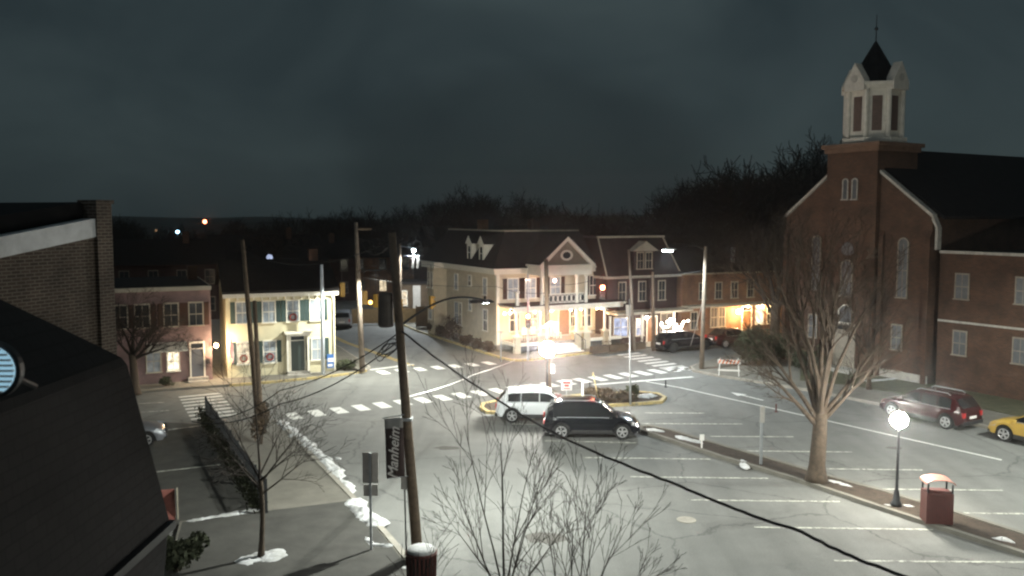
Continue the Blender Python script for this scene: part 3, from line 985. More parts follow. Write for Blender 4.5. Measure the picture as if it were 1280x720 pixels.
MB().box(hx(256), hx(256) + .22, -.12, -.0, 1.15, 1.45).build('letter_box', 'dark_metal', ph)
# wall lantern on its corner
wl = thing('wall_lantern', 'bright white lantern on the corner of the pink house facing the alley', 'lamp', a, ang)
MB().tube([(L - .02, -.02, 2.3), (L + .18, -.1, 2.45), (L + .25, -.12, 2.38)], .02, 6).build('bracket', 'dark_metal', wl)
MB().ball((L + .25, -.12, 2.25), .12, 12, 8).build('bulb', 'warm_bulb', wl)
light('lantern_light', 'POINT', (L + .42, -.3, 2.2), 130, (1, .75, .48), wl, .1)

# ------------------------------------------------------------------ yellow house
a, ang, L = facade_frame(G(285, 474.5), G(420, 465.5))
yh = thing('yellow_house', 'pale yellow two storey house with green shutters and dark roof', 'house', a, ang)
hx = lambda px: local_x(a, ang, px)
EH = 5.45
MB().box(0, L, 0, 7.5, 0, EH).build('wall', 'yellow_wall', yh)
MB().prism([(0, EH), (7.5, EH), (3.75, EH + 1.75)], 'x', 0.002, L - .002).build('gable', 'yellow_wall', yh)
rf = MB()
rf.prism([(-.35, EH - .02), (3.75, EH + 1.78), (7.85, EH - .02), (7.85, EH + .14), (3.75, EH + 1.95), (-.35, EH + .14)], 'x', -.25, L + .25)
ro = rf.build('roof', 'roof_dark', yh)
MB().box(L - 1.1, L - .5, 3.4, 4.1, EH + 1.2, EH + 2.6).build('chimney', 'red_brick', ro)
MB().box(-.2, L + .2, -.3, .0, EH - .28, EH - .03).build('cornice', 'trim', yh)
dn = MB()
for k in range(14):
    x = .2 + (L - .4) * k / 13
    dn.box(x - .04, x + .04, -.22, -.001, EH - .45, EH - .285)
dn.build('bracket', 'trim', yh)
MB().tube([(L - .1, -.1, .1), (L - .1, -.1, EH - .3)], .05, 8).build('downpipe', 'trim', yh)
for px in (303, 336, 366, 395):
    window(yh, xf, hx(px), 3.55, .72, 1.3, 'curtain_glass', 'trim', 'green_shutter')
for px in (303, 336, 396):
    window(yh, xf, hx(px), .95, .72, 1.35, 'curtain_glass' if px != 303 else 'lit_warm', 'trim', 'green_shutter')
dx = hx(371)
door(yh, xf, dx, .3, .85, 1.95, 'door_green')
pc = MB()
pc.box(dx - .85, dx + .85, -.55, -.001, 2.75, 2.9)
pc.box(dx - .75, dx + .75, -.45, -.001, 2.6, 2.75)
pc.build('door_canopy', 'trim', yh)
MB().box(dx - .72, dx - .58, -.3, -.09, .3, 2.6).box(dx + .58, dx + .72, -.3, -.09, .3, 2.6).build('pilaster', 'trim', yh)
MB().box(dx - .8, dx + .8, -.8, 0, 0, .16).box(dx - .7, dx + .7, -.5, 0, .16, .3).build('step', 'stone', yh)
for k, px in enumerate((336, 303, 366)):
    w_ = MB()
    rr = random.Random(k)
    for j in range(20):
        t = 2 * PI * j / 20
        w_.ball((hx(px) + .2 * math.cos(t), -.1, (1.3 if k < 2 else 3.8) + .2 * math.sin(t)), .055, 5, 4)
    w_.build('wreath', mat('wreath', (0.25, 0.03, 0.02), .8, .4, 20), yh)
sg = MB().box(hx(412) - .25, hx(412) + .25, -.12, -.06, .35, 1.25).build('notice_board', 'sign_blue', yh)
MB().box(hx(412) - .2, hx(412) + .2, -.13, -.121, .75, 1.0).box(hx(412) - .2, hx(412) + .1, -.13, -.121, .45, .6).build('panel', 'sign_white', sg)
# flag
fl = thing('house_flag', 'striped red and white flag hanging at the yellow house corner', 'flag', a, ang)
MB().tube([(.35, -.02, 2.1), (.15, -.9, 2.75)], .02, 6).build('flagpole', 'trim', fl)
for k in range(6):
    pass
fm = bpy.data.materials.new('flag_cloth'); fm.use_nodes = True
_b = fm.node_tree.nodes['Principled BSDF']; _w = fm.node_tree.nodes.new('ShaderNodeTexWave'); _w.inputs['Scale'].default_value = 3.0; _w.bands_direction = 'X'
_t = fm.node_tree.nodes.new('ShaderNodeTexCoord'); _r = fm.node_tree.nodes.new('ShaderNodeValToRGB')
_r.color_ramp.interpolation = 'CONSTANT'; _r.color_ramp.elements[0].color = (.5, .03, .03, 1); _r.color_ramp.elements[1].position = .5; _r.color_ramp.elements[1].color = (.7, .66, .6, 1)
fm.node_tree.links.new(_t.outputs['Object'], _w.inputs['Vector']); fm.node_tree.links.new(_w.outputs['Fac'], _r.inputs['Fac']); fm.node_tree.links.new(_r.outputs['Color'], _b.inputs['Base Color'])
c = MB()
vs, fs = [], []
for i in range(9):
    t = i / 8
    for j in range(7):
        s = j / 6
        vs.append((.33 - .18 * t + .07 * math.sin(t * 9 + s * 3), -.1 - .78 * t * (1 - .25 * s), 2.15 + .58 * t - 1.15 * s))
for i in range(8):
    for j in range(6):
        k = i * 7 + j
        fs.append((k, k + 7, k + 8, k + 1))
c.add(vs, fs)
o = c.build('cloth', fm, fl, smooth=True)

# ------------------------------------------------------------------ cream hotel
ha = G(621, 439.5)
hang = R(27.5)
ho = thing('cream_hotel', 'cream corner hotel with white pedimented portico and dark mansard roof', 'hotel', ha, hang)
hx = lambda px, off=0: local_x(ha, hang, px, off)
HW, HD, HE = 9.4, 14.0, 6.2
MB().box(0, HW, 0, HD, .0, HE).build('wall', 'cream', ho)
MB().box(-.04, HW + .04, -.04, HD + .04, 0, .5).build('plinth', 'stone', ho)
MB().box(-.03, .22, -.06, .18, .5, HE).build('corner_board', 'trim', ho)
MB().box(-.5, HW + .5, -.5, HD + .4, HE, HE + .14).box(-.35, HW + .35, -.35, HD + .3, HE - .3, HE).build('cornice', 'trim', ho)
# mansard roof with flat top
z0, z1 = HE + .14, HE + 2.9
r0 = [(-.5, -.5), (HW + .5, -.5), (HW + .5, HD + .4), (-.5, HD + .4)]
r1 = [(1.5, 1.6), (HW - 1.2, 1.6), (HW - 1.2, HD - 1.4), (1.5, HD - 1.4)]
rm = MB().add([(x, y, z0) for x, y in r0] + [(x, y, z1) for x, y in r1], [(0, 1, 5, 4), (1, 2, 6, 5), (2, 3, 7, 6), (3, 0, 4, 7), (4, 5, 6, 7), (3, 2, 1, 0)])
ro = rm.build('roof', 'roof_dark', ho)
MB().box(1.45, HW - 1.15, 1.55, 1.7, z1 - .02, z1 + .1).box(1.45, 1.6, 1.7, HD - 1.4, z1 - .02, z1 + .1).build('trim', 'trim_dull', ro)
MB().box(3.0, 3.7, 9, 9.8, z1, z1 + .9).build('chimney', 'orange_brick', ro)
MB().box(6.4, 7.1, 6, 6.8, z1, z1 + .8).build('chimney', 'red_brick', ro)
# dormers on the side roof
def side_d(px, z):
    """distance back along the left wall for column px"""
    k = (px - 640) / F
    ca, sa = math.cos(hang), math.sin(hang)
    # point = ha + d*(-sa, ca)
    return (k * (ha.y * cT + (CH - z) * sT) - ha.x) / (-sa - k * ca * cT)
for px in (586, 601):
    d = side_d(px + 2, 8)
    dm = MB()
    dm.box(-.1, 1.6, d - .42, d + .42, z0 + .35, z0 + 1.75)
    dm.prism([(d - .58, z0 + 1.75), (d + .58, z0 + 1.75), (d, z0 + 2.4)], 'x', -.2, 2.0)
    do = dm.build('dormer', 'trim', ho)
    m2 = MB(face_xf('left', -.1, 0))
    m2.box(-d - .17, -d + .17, -.02, .01, z0 + .55, z0 + 1.55)
    m2.build('pane', 'glass', do)
    MB(face_xf('left', -.1, 0)).box(-d - .17, -d + .17, -.04, -.021, z0 + 1.02, z0 + 1.08).build('sash', 'trim', do)
    MB().prism([(d - .6, z0 + 1.76), (d + .6, z0 + 1.76), (d, z0 + 2.44)], 'x', -.16, 2.1).build('roof', 'roof_dark', do)
# side windows
lf = face_xf('left', 0, 0)
for px, z, w, h, pane in [(606.5, 4.2, .62, 1.25, 'curtain_glass'), (587.5, 4.7, .5, .8, 'glass'), (570.5, 4.2, .6, 1.25, 'curtain_glass'), (607, 1.4, .7, 1.6, 'glass'), (588, 2.7, .5, .9, 'curtain_glass'), (571, 1.3, .75, 1.8, 'curtain_glass'), (576, 1.3, .45, 1.8, 'glass')]:
    window(ho, lf, -side_d(px, z), z, w, h, pane)
for px in (606, 588, 572):
    window(ho, lf, -side_d(px, .2), .12, .55, .32, 'glass', cross=False, sill=False)
# rear bay
d = side_d(551, 3)
by = MB().prism([(-.0, d - 1.3), (-.95, d - .7), (-.95, d + .7), (0, d + 1.3)], 'z', 0, HE - .31).build('bay', 'cream', ho)
for dd in (-.32, .32):
    window(ho, face_xf('left', -.95, 0), -d + dd, 4.15, .4, 1.3, 'glass')
window(ho, face_xf('left', -.95, 0), -d, 1.4, .6, 1.4, 'curtain_glass')
MB().box(-1.2, .0, d - 1.5, d + 1.5, HE - .3, HE + .139).build('bay_cornice', 'trim', ho)
# front: upper windows
for px, pane in [(641, 'curtain_glass'), (663, 'curtain_glass'), (694, 'curtain_glass')]:
    window(ho, xf, hx(px), 4.0, .85, 1.5, pane, 'trim', 'brown_shutter')
window(ho, xf, hx(741), 4.0, .6, 1.5, 'glass', 'trim', 'brown_shutter')
# ground floor behind porch
for px, pane in [(643, 'glass'), (666, 'lit_warm'), (733, 'glass'), (753, 'glass')]:
    if hx(px) < HW - .3:
        window(ho, xf, hx(px), 1.5, .8, 1.7, pane)
door(ho, xf, hx(705), .95, .95, 2.1, 'door_wood')
window(ho, xf, hx(716), 1.6, .45, 1.5, 'glass')
# porch
PO = 2.4
MB().box(.3, HW + .4, -PO, -.041, .68, .86).build('porch_floor', 'porch_floor', ho)
MB().box(.3, hx(676, -PO), -PO + .1, -PO + .13, .25, .68).build('porch_skirt', 'dark_metal', ho)
MB().box(hx(735, -PO), HW + .4, -PO + .1, -PO + .13, .25, .68).build('porch_skirt', 'dark_metal', ho)
MB().box(.3, hx(674, -PO), -PO - .03, -PO, .66, .9).build('porch_fascia', 'trim', ho)
MB().box(hx(736, -PO), HW + .4, -PO - .03, -PO, .66, .9).build('porch_fascia', 'trim', ho)
MB().box(.27, .3, -PO, -.05, .66, .9).build('porch_fascia', 'trim', ho)
MB().box(.1, HW + .6, -PO - .2, -.04, 3.45, 3.62).build('porch_roof', 'trim', ho)
MB().box(.05, HW + .65, -PO - .25, -.045, 3.622, 3.68).build('porch_roofing', 'roof_brown', ho)
MB().box(.2, HW + .5, -PO - .05, -PO + .12, 3.2, 3.449).build('porch_beam', 'trim', ho)
cols = [(hx(647, -PO), 1), (hx(678, -PO), 2), (hx(722, -PO), 2), (hx(733.5, -PO), 2), (hx(757, -PO), 1)]
for x, kind in cols:
    tp = 3.2 if kind == 1 else 5.85
    pw_ = .22 if kind == 1 else .3
    pier = MB().box(x - pw_, x + pw_, -PO - .1, -PO + .3, 0, 1.35).build('pier', 'cream', ho)
    MB().box(x - pw_ - .06, x + pw_ + .06, -PO - .16, -PO + .36, 1.35, 1.47).build('cap', 'trim', pier)
    cm = MB()
    r_ = .1 if kind == 1 else .13
    prof = [(r_ * 1.5, 1.47), (r_ * 1.5, 1.55), (r_ * 1.1, 1.6), (r_ * 1.05, 2.4), (r_ * .9, tp - .18), (r_ * 1.3, tp - .12), (r_ * 1.5, tp - .002)]
    cm.lathe(prof, (x, -PO + .1, 0), 14)
    cm.build('column', 'trim', ho, smooth=True)
# tall finial column left as in the photograph
x = cols[0][0]
MB().box(x - .1, x + .1, -PO - .02, -PO + .18, 3.69, 4.65).box(x - .16, x + .16, -PO - .08, -PO + .24, 4.65, 4.75).build('post', 'trim', ho)
# portico pediment
pl_, pr_ = hx(672, -PO), hx(741, -PO)
mid_ = (pl_ + pr_) / 2
MB().box(pl_ + .2, pr_ - .2, -PO - .15, -.35, 5.85, 6.5).build('entablature', 'trim', ho)
MB().box(pl_, pr_, -PO - .35, -.51, 6.5, 6.64).build('pediment_cornice', 'trim', ho)
ZP = 6.64
AP = 8.75
pt = MB().prism([(pl_ + .25, ZP), (pr_ - .25, ZP), (mid_, AP - .15)], 'y', -PO - .1, 1.0).build('pediment', mat('pediment_face', (0.2, 0.17, 0.13), .8, .15, 3), ho)
rk = MB()
for s, e in ((pl_, -1), (pr_, 1)):
    rk.prism([(s, ZP + .002), (s - e * .42, ZP + .002), (mid_, AP - .28), (mid_, AP + .02)], 'y', -PO - .33, -PO + .1)
rk.build('rake', 'trim', pt)
ov = MB()
for k in range(20):
    a0, a1 = 2 * PI * k / 20, 2 * PI * (k + 1) / 20
    q = [(mid_ + rr * 1.35 * math.cos(t), 7.35 + rr * math.sin(t)) for rr, t in ((.26, a0), (.4, a0), (.4, a1), (.26, a1))]
    ov.prism(q, 'y', -PO - .15, -PO - .101)
ov.build('oval_window', 'trim', pt)
MB().prism([(mid_ + .25 * 1.35 * math.cos(2 * PI * k / 20), 7.35 + .25 * math.sin(2 * PI * k / 20)) for k in range(20)], 'y', -PO - .125, -PO - .101).build('pane', 'glass', pt)
rp = MB()
rp.prism([(pl_ - .02, ZP + .02), (mid_, AP + .03), (pr_ + .02, ZP + .02), (pr_ + .02, ZP + .1), (mid_, AP + .12), (pl_ - .02, ZP + .1)], 'y', -PO - .36, 2.2)
rp.build('portico_roof', 'roof_dark', ho)
# balcony rail with scrollwork
bx0, bx1 = hx(680, -PO), hx(731, -PO)
rl = MB()
rl.box(bx0, bx1, -PO - .02, -PO + .03, 3.75, 3.79).box(bx0, bx1, -PO - .02, -PO + .03, 4.4, 4.46)
n = 9
for k in range(n):
    cx = bx0 + (bx1 - bx0) * (k + .5) / n
    rr = (bx1 - bx0) / n * .42
    rl.tube([(cx + rr * math.cos(t), -PO, 4.09 + .27 * math.sin(t)) for t in [2 * PI * j / 14 for j in range(15)]], .022, 5)
    rl.tube([(cx - rr * 1.15, -PO, 3.79), (cx - rr * 1.15, -PO, 4.4)], .018, 5)
rl.build('balcony_rail', 'trim', ho)
MB().box(bx0, bx1, -PO + .06, -PO + .08, 3.79, 4.38).build('balcony_screen', 'dark_metal', ho)
# porch rails
for xa, xb in ((cols[0][0] + .2, cols[1][0] - .2), (cols[3][0] + .25, cols[4][0] - .2)):
    rl = MB().box(xa, xb, -PO + .08, -PO + .12, 1.42, 1.47).box(xa, xb, -PO + .08, -PO + .12, .95, .98)
    k = xa + .06
    while k < xb:
        rl.box(k - .01, k + .01, -PO + .09, -PO + .11, .98, 1.42)
        k += .12
    rl.build('porch_rail', 'dark_metal', ho)
# steps
sx0, sx1 = hx(683, -PO), hx(716, -PO)
st = MB()
for k in range(4):
    st.box(sx0 - .1 * k, sx1 + .1 * k, -PO - .3 * (k + 1), -PO - .3 * k - .001, 0, .66 - .16 * k)
st.build('steps', mat('white_steps', (.7, .7, .68), .7, .08, 4), ho)
ra = MB()
ra.tube([(sx1 + .1, -PO - .1, .7), (sx1 + .1, -PO - .1, 1.5), (sx1 + .4, -PO - 1.2, .95), (sx1 + .4, -PO - 1.2, .1)], .025, 6)
ra.build('handrail', 'dark_metal', ho)
# porch lights: one lamp each along the beam
pgrp = 'small globe lights under the hotel porch roof'
pls = ['porch light left of the first thin porch column', 'porch light just right of the first thin porch column', 'porch light beside the left portico column', 'porch light above the hotel steps left', 'porch light above the hotel steps right', 'porch light between the paired portico columns', 'porch light right of the paired columns', 'porch light at the right end of the hotel porch']
for k, px in enumerate((631, 638, 669, 690, 714, 727, 747, 752)):
    wp = ho.matrix_basis @ Vector((hx(px, -PO + .3), -PO + .35, 3.2))
    wp = Matrix.Translation(ha) @ Matrix.Rotation(hang, 4, 'Z') @ Vector((hx(px, -PO + .3), -PO + .35, 0))
    t = thing('porch_light', pls[k], 'lamp', wp, hang, pgrp)
    MB().tube([(0, 0, 3.45), (0, 0, 3.2)], .012, 5).build('stem', 'dark_metal', t)
    MB().ball((0, 0, 3.14), .085, 10, 7).build('bulb', 'porch_bulb', t)
    if k in (1, 2, 4, 6):
        light('porch_glow', 'POINT', (0, -.0, 2.95), 55, (1, .68, .4), t, .06)
# balcony lamp
wp = Matrix.Translation(ha) @ Matrix.Rotation(hang, 4, 'Z') @ Vector((hx(695, -PO), -PO + .2, 0))
t = thing('balcony_light', 'pinkish bulb hanging high under the portico', 'lamp', wp, hang)
MB().tube([(0, 0, 5.85), (0, 0, 5.55)], .012, 5).build('stem', 'dark_metal', t)
MB().ball((0, 0, 5.45), .12, 10, 7).build('bulb', emit('pink_bulb', (1, .6, .5), 4), t)
light('balcony_glow', 'POINT', (0, 0, 5.25), 50, (1, .7, .55), t, .06)
# porch chairs
def chair(loc, rz, label, m='trim'):
    t = thing('porch_chair', label, 'chair', loc, rz, 'chairs on the hotel porch')
    MB().box(-.22, .22, -.22, .22, .42, .46).build('seat', m, t)
    MB().box(-.22, .22, .2, .24, .46, 1.0).build('backrest', m, t)
    for sx in (-.2, .2):
        for sy in (-.2, .2):
            MB().box(sx - .02, sx + .02, sy - .02, sy + .02, 0, .419).build('leg', m, t)
    return t
for k, (px, lab) in enumerate([(657, 'pale chair behind the left porch rail'), (668, 'pale chair close to the left portico column'), (697, 'pale chair on the porch left of the wooden door')]):
    wp = Matrix.Translation(ha) @ Matrix.Rotation(hang, 4, 'Z') @ Vector((hx(px, -1.1), -1.1, .86))
    chair(wp, hang, lab)

# ------------------------------------------------------------------ dark mansard house
ma = G(758, 433)
mang = R(27.5)
mh = thing('mansard_house', 'dark sided three storey house with mansard roof and white framed windows', 'house', ma, mang)
hx = lambda px, off=0: local_x(ma, mang, px, off)
MW = hx(846)
MB().box(0, MW, 0, 9, 0, 5.35).build('wall', 'maroon_wall', mh)
MB().box(-.25, MW + .25, -.3, 9.2, 5.35, 5.55).build('cornice', 'trim_dull', mh)
z0, z1 = 5.55, 8.55
r0 = [(-.2, -.25), (MW + .2, -.25), (MW + .2, 9.1), (-.2, 9.1)]
r1 = [(-.0, .75), (MW - .55, .75), (MW - .55, 8.2), (-.0, 8.2)]
ro = MB().add([(x, y, z0) for x, y in r0] + [(x - .4, y, z1) for x, y in r1], [(0, 1, 5, 4), (1, 2, 6, 5), (2, 3, 7, 6), (3, 0, 4, 7), (4, 5, 6, 7), (3, 2, 1, 0)]).build('roof', 'roof_brown', mh)
MB().box(-.5, MW - .85, .6, .8, z1, z1 + .16).build('ridge_trim', 'trim_dull', ro)
MB().tube([(-.2, -.3, z0), (-.4, .72, z1)], .07, 6).build('hip_trim', 'trim_dull', ro)
MB().tube([(MW + .2, -.3, z0), (MW - .95, .72, z1)], .06, 6).build('hip_trim', 'trim_dull', ro)
dx = hx(804)
dm = MB().box(dx - 1.0, dx + 1.0, -.1, 1.2, z0 + .3, z0 + 1.95).build('dormer', 'maroon_wall', mh)
window(mh, face_xf('front', 0, -.1), dx - .42, z0 + .55, .55, 1.25, 'glass', 'trim_dull')
window(mh, face_xf('front', 0, -.1), dx + .42, z0 + .55, .55, 1.25, 'glass', 'trim_dull')
MB().prism([(dx - 1.25, z0 + 1.95), (dx + 1.25, z0 + 1.95), (dx, z0 + 2.75)], 'y', -.35, 1.6).build('pediment', 'trim_dull', dm)
for px in (777.5, 802.5, 827):
    window(mh, xf, hx(px), 3.5, .62, 1.5, 'glass', 'trim_dull')
MB().box(-.2, MW + .3, -1.8, 0, 2.62, 2.78).build('porch_roof', 'trim_dull', mh)
for px in (763, 803, 843):
    MB().lathe([(.13, 0), (.13, .12), (.09, .16), (.085, 2.5), (.12, 2.6)], (hx(px, -1.6), -1.6, 0), 10).build('post', 'trim', mh)
window(mh, xf, hx(776), .7, 1.3, 1.5, 'lit_cool', 'trim_dull')
window(mh, xf, hx(800), .7, .7, 1.3, 'lit_cool', 'trim_dull')
window(mh, xf, hx(834), .7, 1.2, 1.6, 'lit_dim', 'trim_dull')
door(mh, xf, hx(815), .1, .9, 2.0, 'door_wood', transom=False)
loc = lambda A, an, v: Matrix.Translation(A) @ Matrix.Rotation(an, 4, 'Z') @ Vector(v)
t = thing('porch_light', 'white bulb under the dark house porch roof', 'lamp', loc(ma, mang, (hx(809, -1.4), -1.4, 0)), mang)
MB().tube([(0, 0, 2.62), (0, 0, 2.4)], .012, 5).build('stem', 'dark_metal', t)
MB().ball((0, 0, 2.28), .13, 10, 7).build('bulb', 'white_bulb', t)
light('porch_glow', 'POINT', (0, 0, 2.1), 40, (1, .88, .75), t, .06)
# glowing umbrellas/lights string
sl = thing('string_lights', 'cluster of glaring white string lights right of the dark house porch', 'lights', loc(ma, mang, (0, 0, 0)), mang)
r_ = random.Random(3)
wires = MB()
pts = []
for k in range(22):
    px = 826 + (858 - 826) * k / 21
    pts.append((hx(px, -2.2), -2.2 + r_.uniform(-.3, .3), 2.0 - .35 * math.sin(k * .5) - .012 * k))
wires.tube(pts, .008, 4)
wires.tube([(pts[0][0], -2.2, 0), pts[0]], .02, 5).tube([(pts[-1][0], -2.2, 0), pts[-1]], .02, 5)
wires.build('wire', 'cable', sl)
for k, p in enumerate(pts):
    MB().ball((p[0], p[1], p[2] - .09), .075, 7, 5).build('bulb', 'white_bulb', sl)
light('string_glow', 'POINT', (pts[10][0], -2.5, 1.5), 70, (1, .85, .7), sl, .2)
# planters on the terrace
for k, (px, lab) in enumerate([(750, 'timber planter right of the hotel porch end'), (772, 'timber planter below the blue lit window'), (796, 'timber planter left of the porch bulb'), (826, 'timber planter beneath the string lights')]):
    w = loc(ma, mang, (hx(px, -3), -3.0, .12))
    t = thing('planter', lab, 'planter', w, mang, 'timber planters on the terrace')
    MB().box(-.75, .75, -.2, .2, 0, .5).build('box', 'timber_dark', t)
    MB().box(-.7, .7, -.15, .15, .5, .53).build('soil', 'soil', t)
    mbp = MB()
    for j in range(120):
        p = Vector((r_.uniform(-.7, .7), r_.uniform(-.15, .15), .5 + r_.random() * .35))
        a_ = Vector((r_.gauss(0, 1), r_.gauss(0, 1), r_.gauss(0, 1))).normalized() * .06
        b_ = a_.orthogonal().normalized() * .03
        mbp.add([p - a_, p + b_, p + a_, p - b_], [(0, 1, 2, 3)])
    mbp.build('plants', 'hedge', t)

# ------------------------------------------------------------------ brick lantern house
ba = G(852, 426)
bang = R(24)
bh = thing('brick_house', 'orange brick building lit by a lantern behind the parked dark car', 'building', ba, bang)
hx = lambda px, off=0: local_x(ba, bang, px, off)
BW = hx(992)
MB().box(0, BW, 0, 9, 0, 5.6).build('wall', 'orange_brick', bh)
MB().prism([(-.4, 5.6), (4.5, 7.9), (9.4, 5.6)], 'x', -.3, BW + .3).build('roof', 'roof_dark', bh)
MB().box(-.1, BW + .1, -.9, 0, 2.75, 2.95).build('awning', 'trim_dull', bh)
MB().box(-.1, BW + .1, -.2, 0, 5.45, 5.599).build('cornice', 'trim_dull', bh)
for px, z, h, w, pane in [(893, 1.0, 1.6, .6, 'lit_dim'), (903, 1.0, 1.6, .6, 'lit_dim'), (950, 1.0, 1.7, .8, 'lit_bright'), (963, 1.0, 1.7, .6, 'glass'), (868, .9, 1.4, .6, 'glass'), (878, 3.4, 1.3, .6, 'glass'), (898, 3.4, 1.3, .6, 'glass'), (918, 3.4, 1.3, .6, 'glass'), (938, 3.4, 1.3, .6, 'glass')]:
    window(bh, xf, hx(px), z, w, h, pane, 'trim_dull')
door(bh, xf, hx(934), .1, .9, 2.1, 'door_wood')
MB().box(hx(926) - .12, hx(926) + .12, 1.0, 1.3, 6.1, 7.6).build('vent_pipe', 'galv', bh)
t = thing('wall_lantern', 'glaring warm lantern on the orange brick wall', 'lamp', loc(ba, bang, (hx(921), 0, 0)), bang)
MB().tube([(0, -.0, 2.45), (0, -.25, 2.5), (0, -.3, 2.4)], .02, 6).build('bracket', 'dark_metal', t)
MB().ball((0, -.3, 2.2), .19, 12, 8).build('bulb', 'warm_bulb', t)
light('lantern_light', 'POINT', (0, -.75, 2.2), 210, (1, .6, .28), t, .15)
for k, (px, z, lab) in enumerate([(934, 2.6, 'small warm lamp right of the glaring brick wall lantern'), (947, 2.5, 'warm lamp by the bright doorway of the brick building'), (958, 2.7, 'small lamp near the far end of the brick building')]):
    t = thing('wall_lantern', lab, 'lamp', loc(ba, bang, (hx(px), 0, 0)), bang)
    MB().tube([(0, 0, z + .15), (0, -.2, z + .15)], .015, 6).build('bracket', 'dark_metal', t)
    MB().ball((0, -.2, z), .1, 10, 7).build('bulb', 'porch_bulb', t)
light('lantern_light', 'POINT', (0, -.5, 2.6), 80, (1, .7, .4), t, .1)

# ------------------------------------------------------------------ church
ca_ = Vector((19.4, 61.3, .1))
cb_ = Vector((25.05, 51.6, .1))
a, ang, L = facade_frame(ca_, cb_)
chh = thing('brick_church', 'red brick church with gabled front and square tower', 'church', a, ang)
hx = lambda px, off=0: local_x(a, ang, px, off)
CD = 30
EC, RC = 10.1, 14.3
MB().box(0, L, 0.02, CD, 0, EC).build('wall', 'red_brick', chh)
MB().prism([(0, EC), (L, EC), (L / 2, RC)], 'y', 0.02, CD).build('gable', 'red_brick', chh)
MB().prism([(-.5, EC - .1), (L / 2, RC + .12), (L + .5, EC - .1), (L + .5, EC + .1), (L / 2, RC + .35), (-.5, EC + .1)], 'y', .35, CD + .4).build('roof', 'roof_black', chh)
cp = MB()
cq = MB()
cp.prism([(-.05, EC - .02), (L / 2 - 1.9, RC - 1.36), (L / 2 - 1.9, RC - 1.16), (-.05, EC + .2)], 'y', -.1, .34)
cq.prism([(L + .05, EC - .02), (L / 2 + 1.9, RC - 1.36), (L / 2 + 1.9, RC - 1.16), (L + .05, EC + .2)], 'y', -.1, .34)
cp.build('gable_coping', 'stone', chh)
cq.build('gable_coping', 'stone', chh)
MB().prism([(L + .05, EC + .15), (L + .4, EC - .6), (L + .4, EC - 1.9), (L + .25, EC - 1.9), (L + .25, EC - .6), (L - .02, EC - .1)], 'y', -.08, .3).build('kneeler', 'stone', chh)
# tower
tx0, tx1 = L / 2 - 1.9, L / 2 + 1.95
tw = MB().box(tx0, tx1, -.35, 3.6, 0, 14.6).build('tower', 'red_brick', chh)
MB().box(tx0 - .15, tx1 + .15, -.5, 3.75, 14.3, 14.6).box(tx0 - .3, tx1 + .3, -.65, 3.9, 14.6, 14.85).build('cornice', mat('corbel', (.15, .09, .06), .9, .3, 3), tw)
TC = Vector(((tx0 + tx1) / 2, 1.62, 0))
bf = MB()
Rr = 1.85
octp = [(TC.x + Rr / math.cos(PI / 8) * math.cos(PI / 8 + k * PI / 4), TC.y + Rr / math.cos(PI / 8) * math.sin(PI / 8 + k * PI / 4)) for k in range(8)]
def octr(r):
    return [(TC.x + r / math.cos(PI / 8) * math.cos(PI / 8 + k * PI / 4), TC.y + r / math.cos(PI / 8) * math.sin(PI / 8 + k * PI / 4)) for k in range(8)]
bf.prism(octr(1.95), 'z', 14.85, 15.2).prism(octr(1.55), 'z', 15.2, 18.3).prism(octr(1.75), 'z', 18.3, 18.5).prism(octr(1.9), 'z', 18.5, 18.7)
for x_, y_ in octr(1.62):
    bf.tube([(x_, y_, 15.2), (x_, y_, 18.3)], .17, 8)
for x_, y_ in octr(1.72):
    pass
be = bf.build('belfry', mat('belfry_paint', (.56, .53, .46), .7, .15, 3), tw)
lv = MB()
for k in range(8):
    an = k * PI / 4
    X = Matrix.Translation((TC.x, TC.y, 0)) @ Matrix.Rotation(an, 4, 'Z')
    lvm = MB(X)
    lvm.box(1.53, 1.575, -.3, .3, 15.65, 17.85)
    for j in range(12):
        lvm.box(1.575, 1.61, -.3, .3, 15.7 + j * .18, 15.76 + j * .18)
    lvm.build('louvre', mat('louvre_%d' % k, (.13, .09, .075), .8, .2, 4), be)
gb = MB()
for k in range(0, 8, 2):
    an = k * PI / 4
    gb.xf = Matrix.Translation((TC.x, TC.y, 0)) @ Matrix.Rotation(an, 4, 'Z')
    gb.prism([(-.75, 18.2), (.75, 18.2), (.75, 18.75), (0, 19.95), (-.75, 18.75)], 'x', 1.35, 1.98)
gb.build('gablet', mat('gablet_paint', (.52, .49, .43), .7, .15, 3), be)
for k in range(0, 8, 2):
    m2 = MB(Matrix.Translation((TC.x, TC.y, 0)) @ Matrix.Rotation(k * PI / 4, 4, 'Z'))
    m2.prism([(.24 * math.cos(2 * PI * j / 16), 18.95 + .24 * math.sin(2 * PI * j / 16)) for j in range(16)], 'x', 1.985, 2.01)
    m2.build('clock_face', 'stone', be)
sp_ = MB().lathe([(1.8, 18.7), (1.2, 19.5), (.75, 20.3), (.12, 21.4), (.05, 21.5)], TC, 8).build('spire', 'roof_black', tw)
MB().tube([TC + Vector((0, 0, 21.4)), TC + Vector((0, 0, 23.2))], [.04, .02], 6).ball(TC + Vector((0, 0, 22.3)), .12, 8, 6).build('finial', 'dark_metal', sp_)
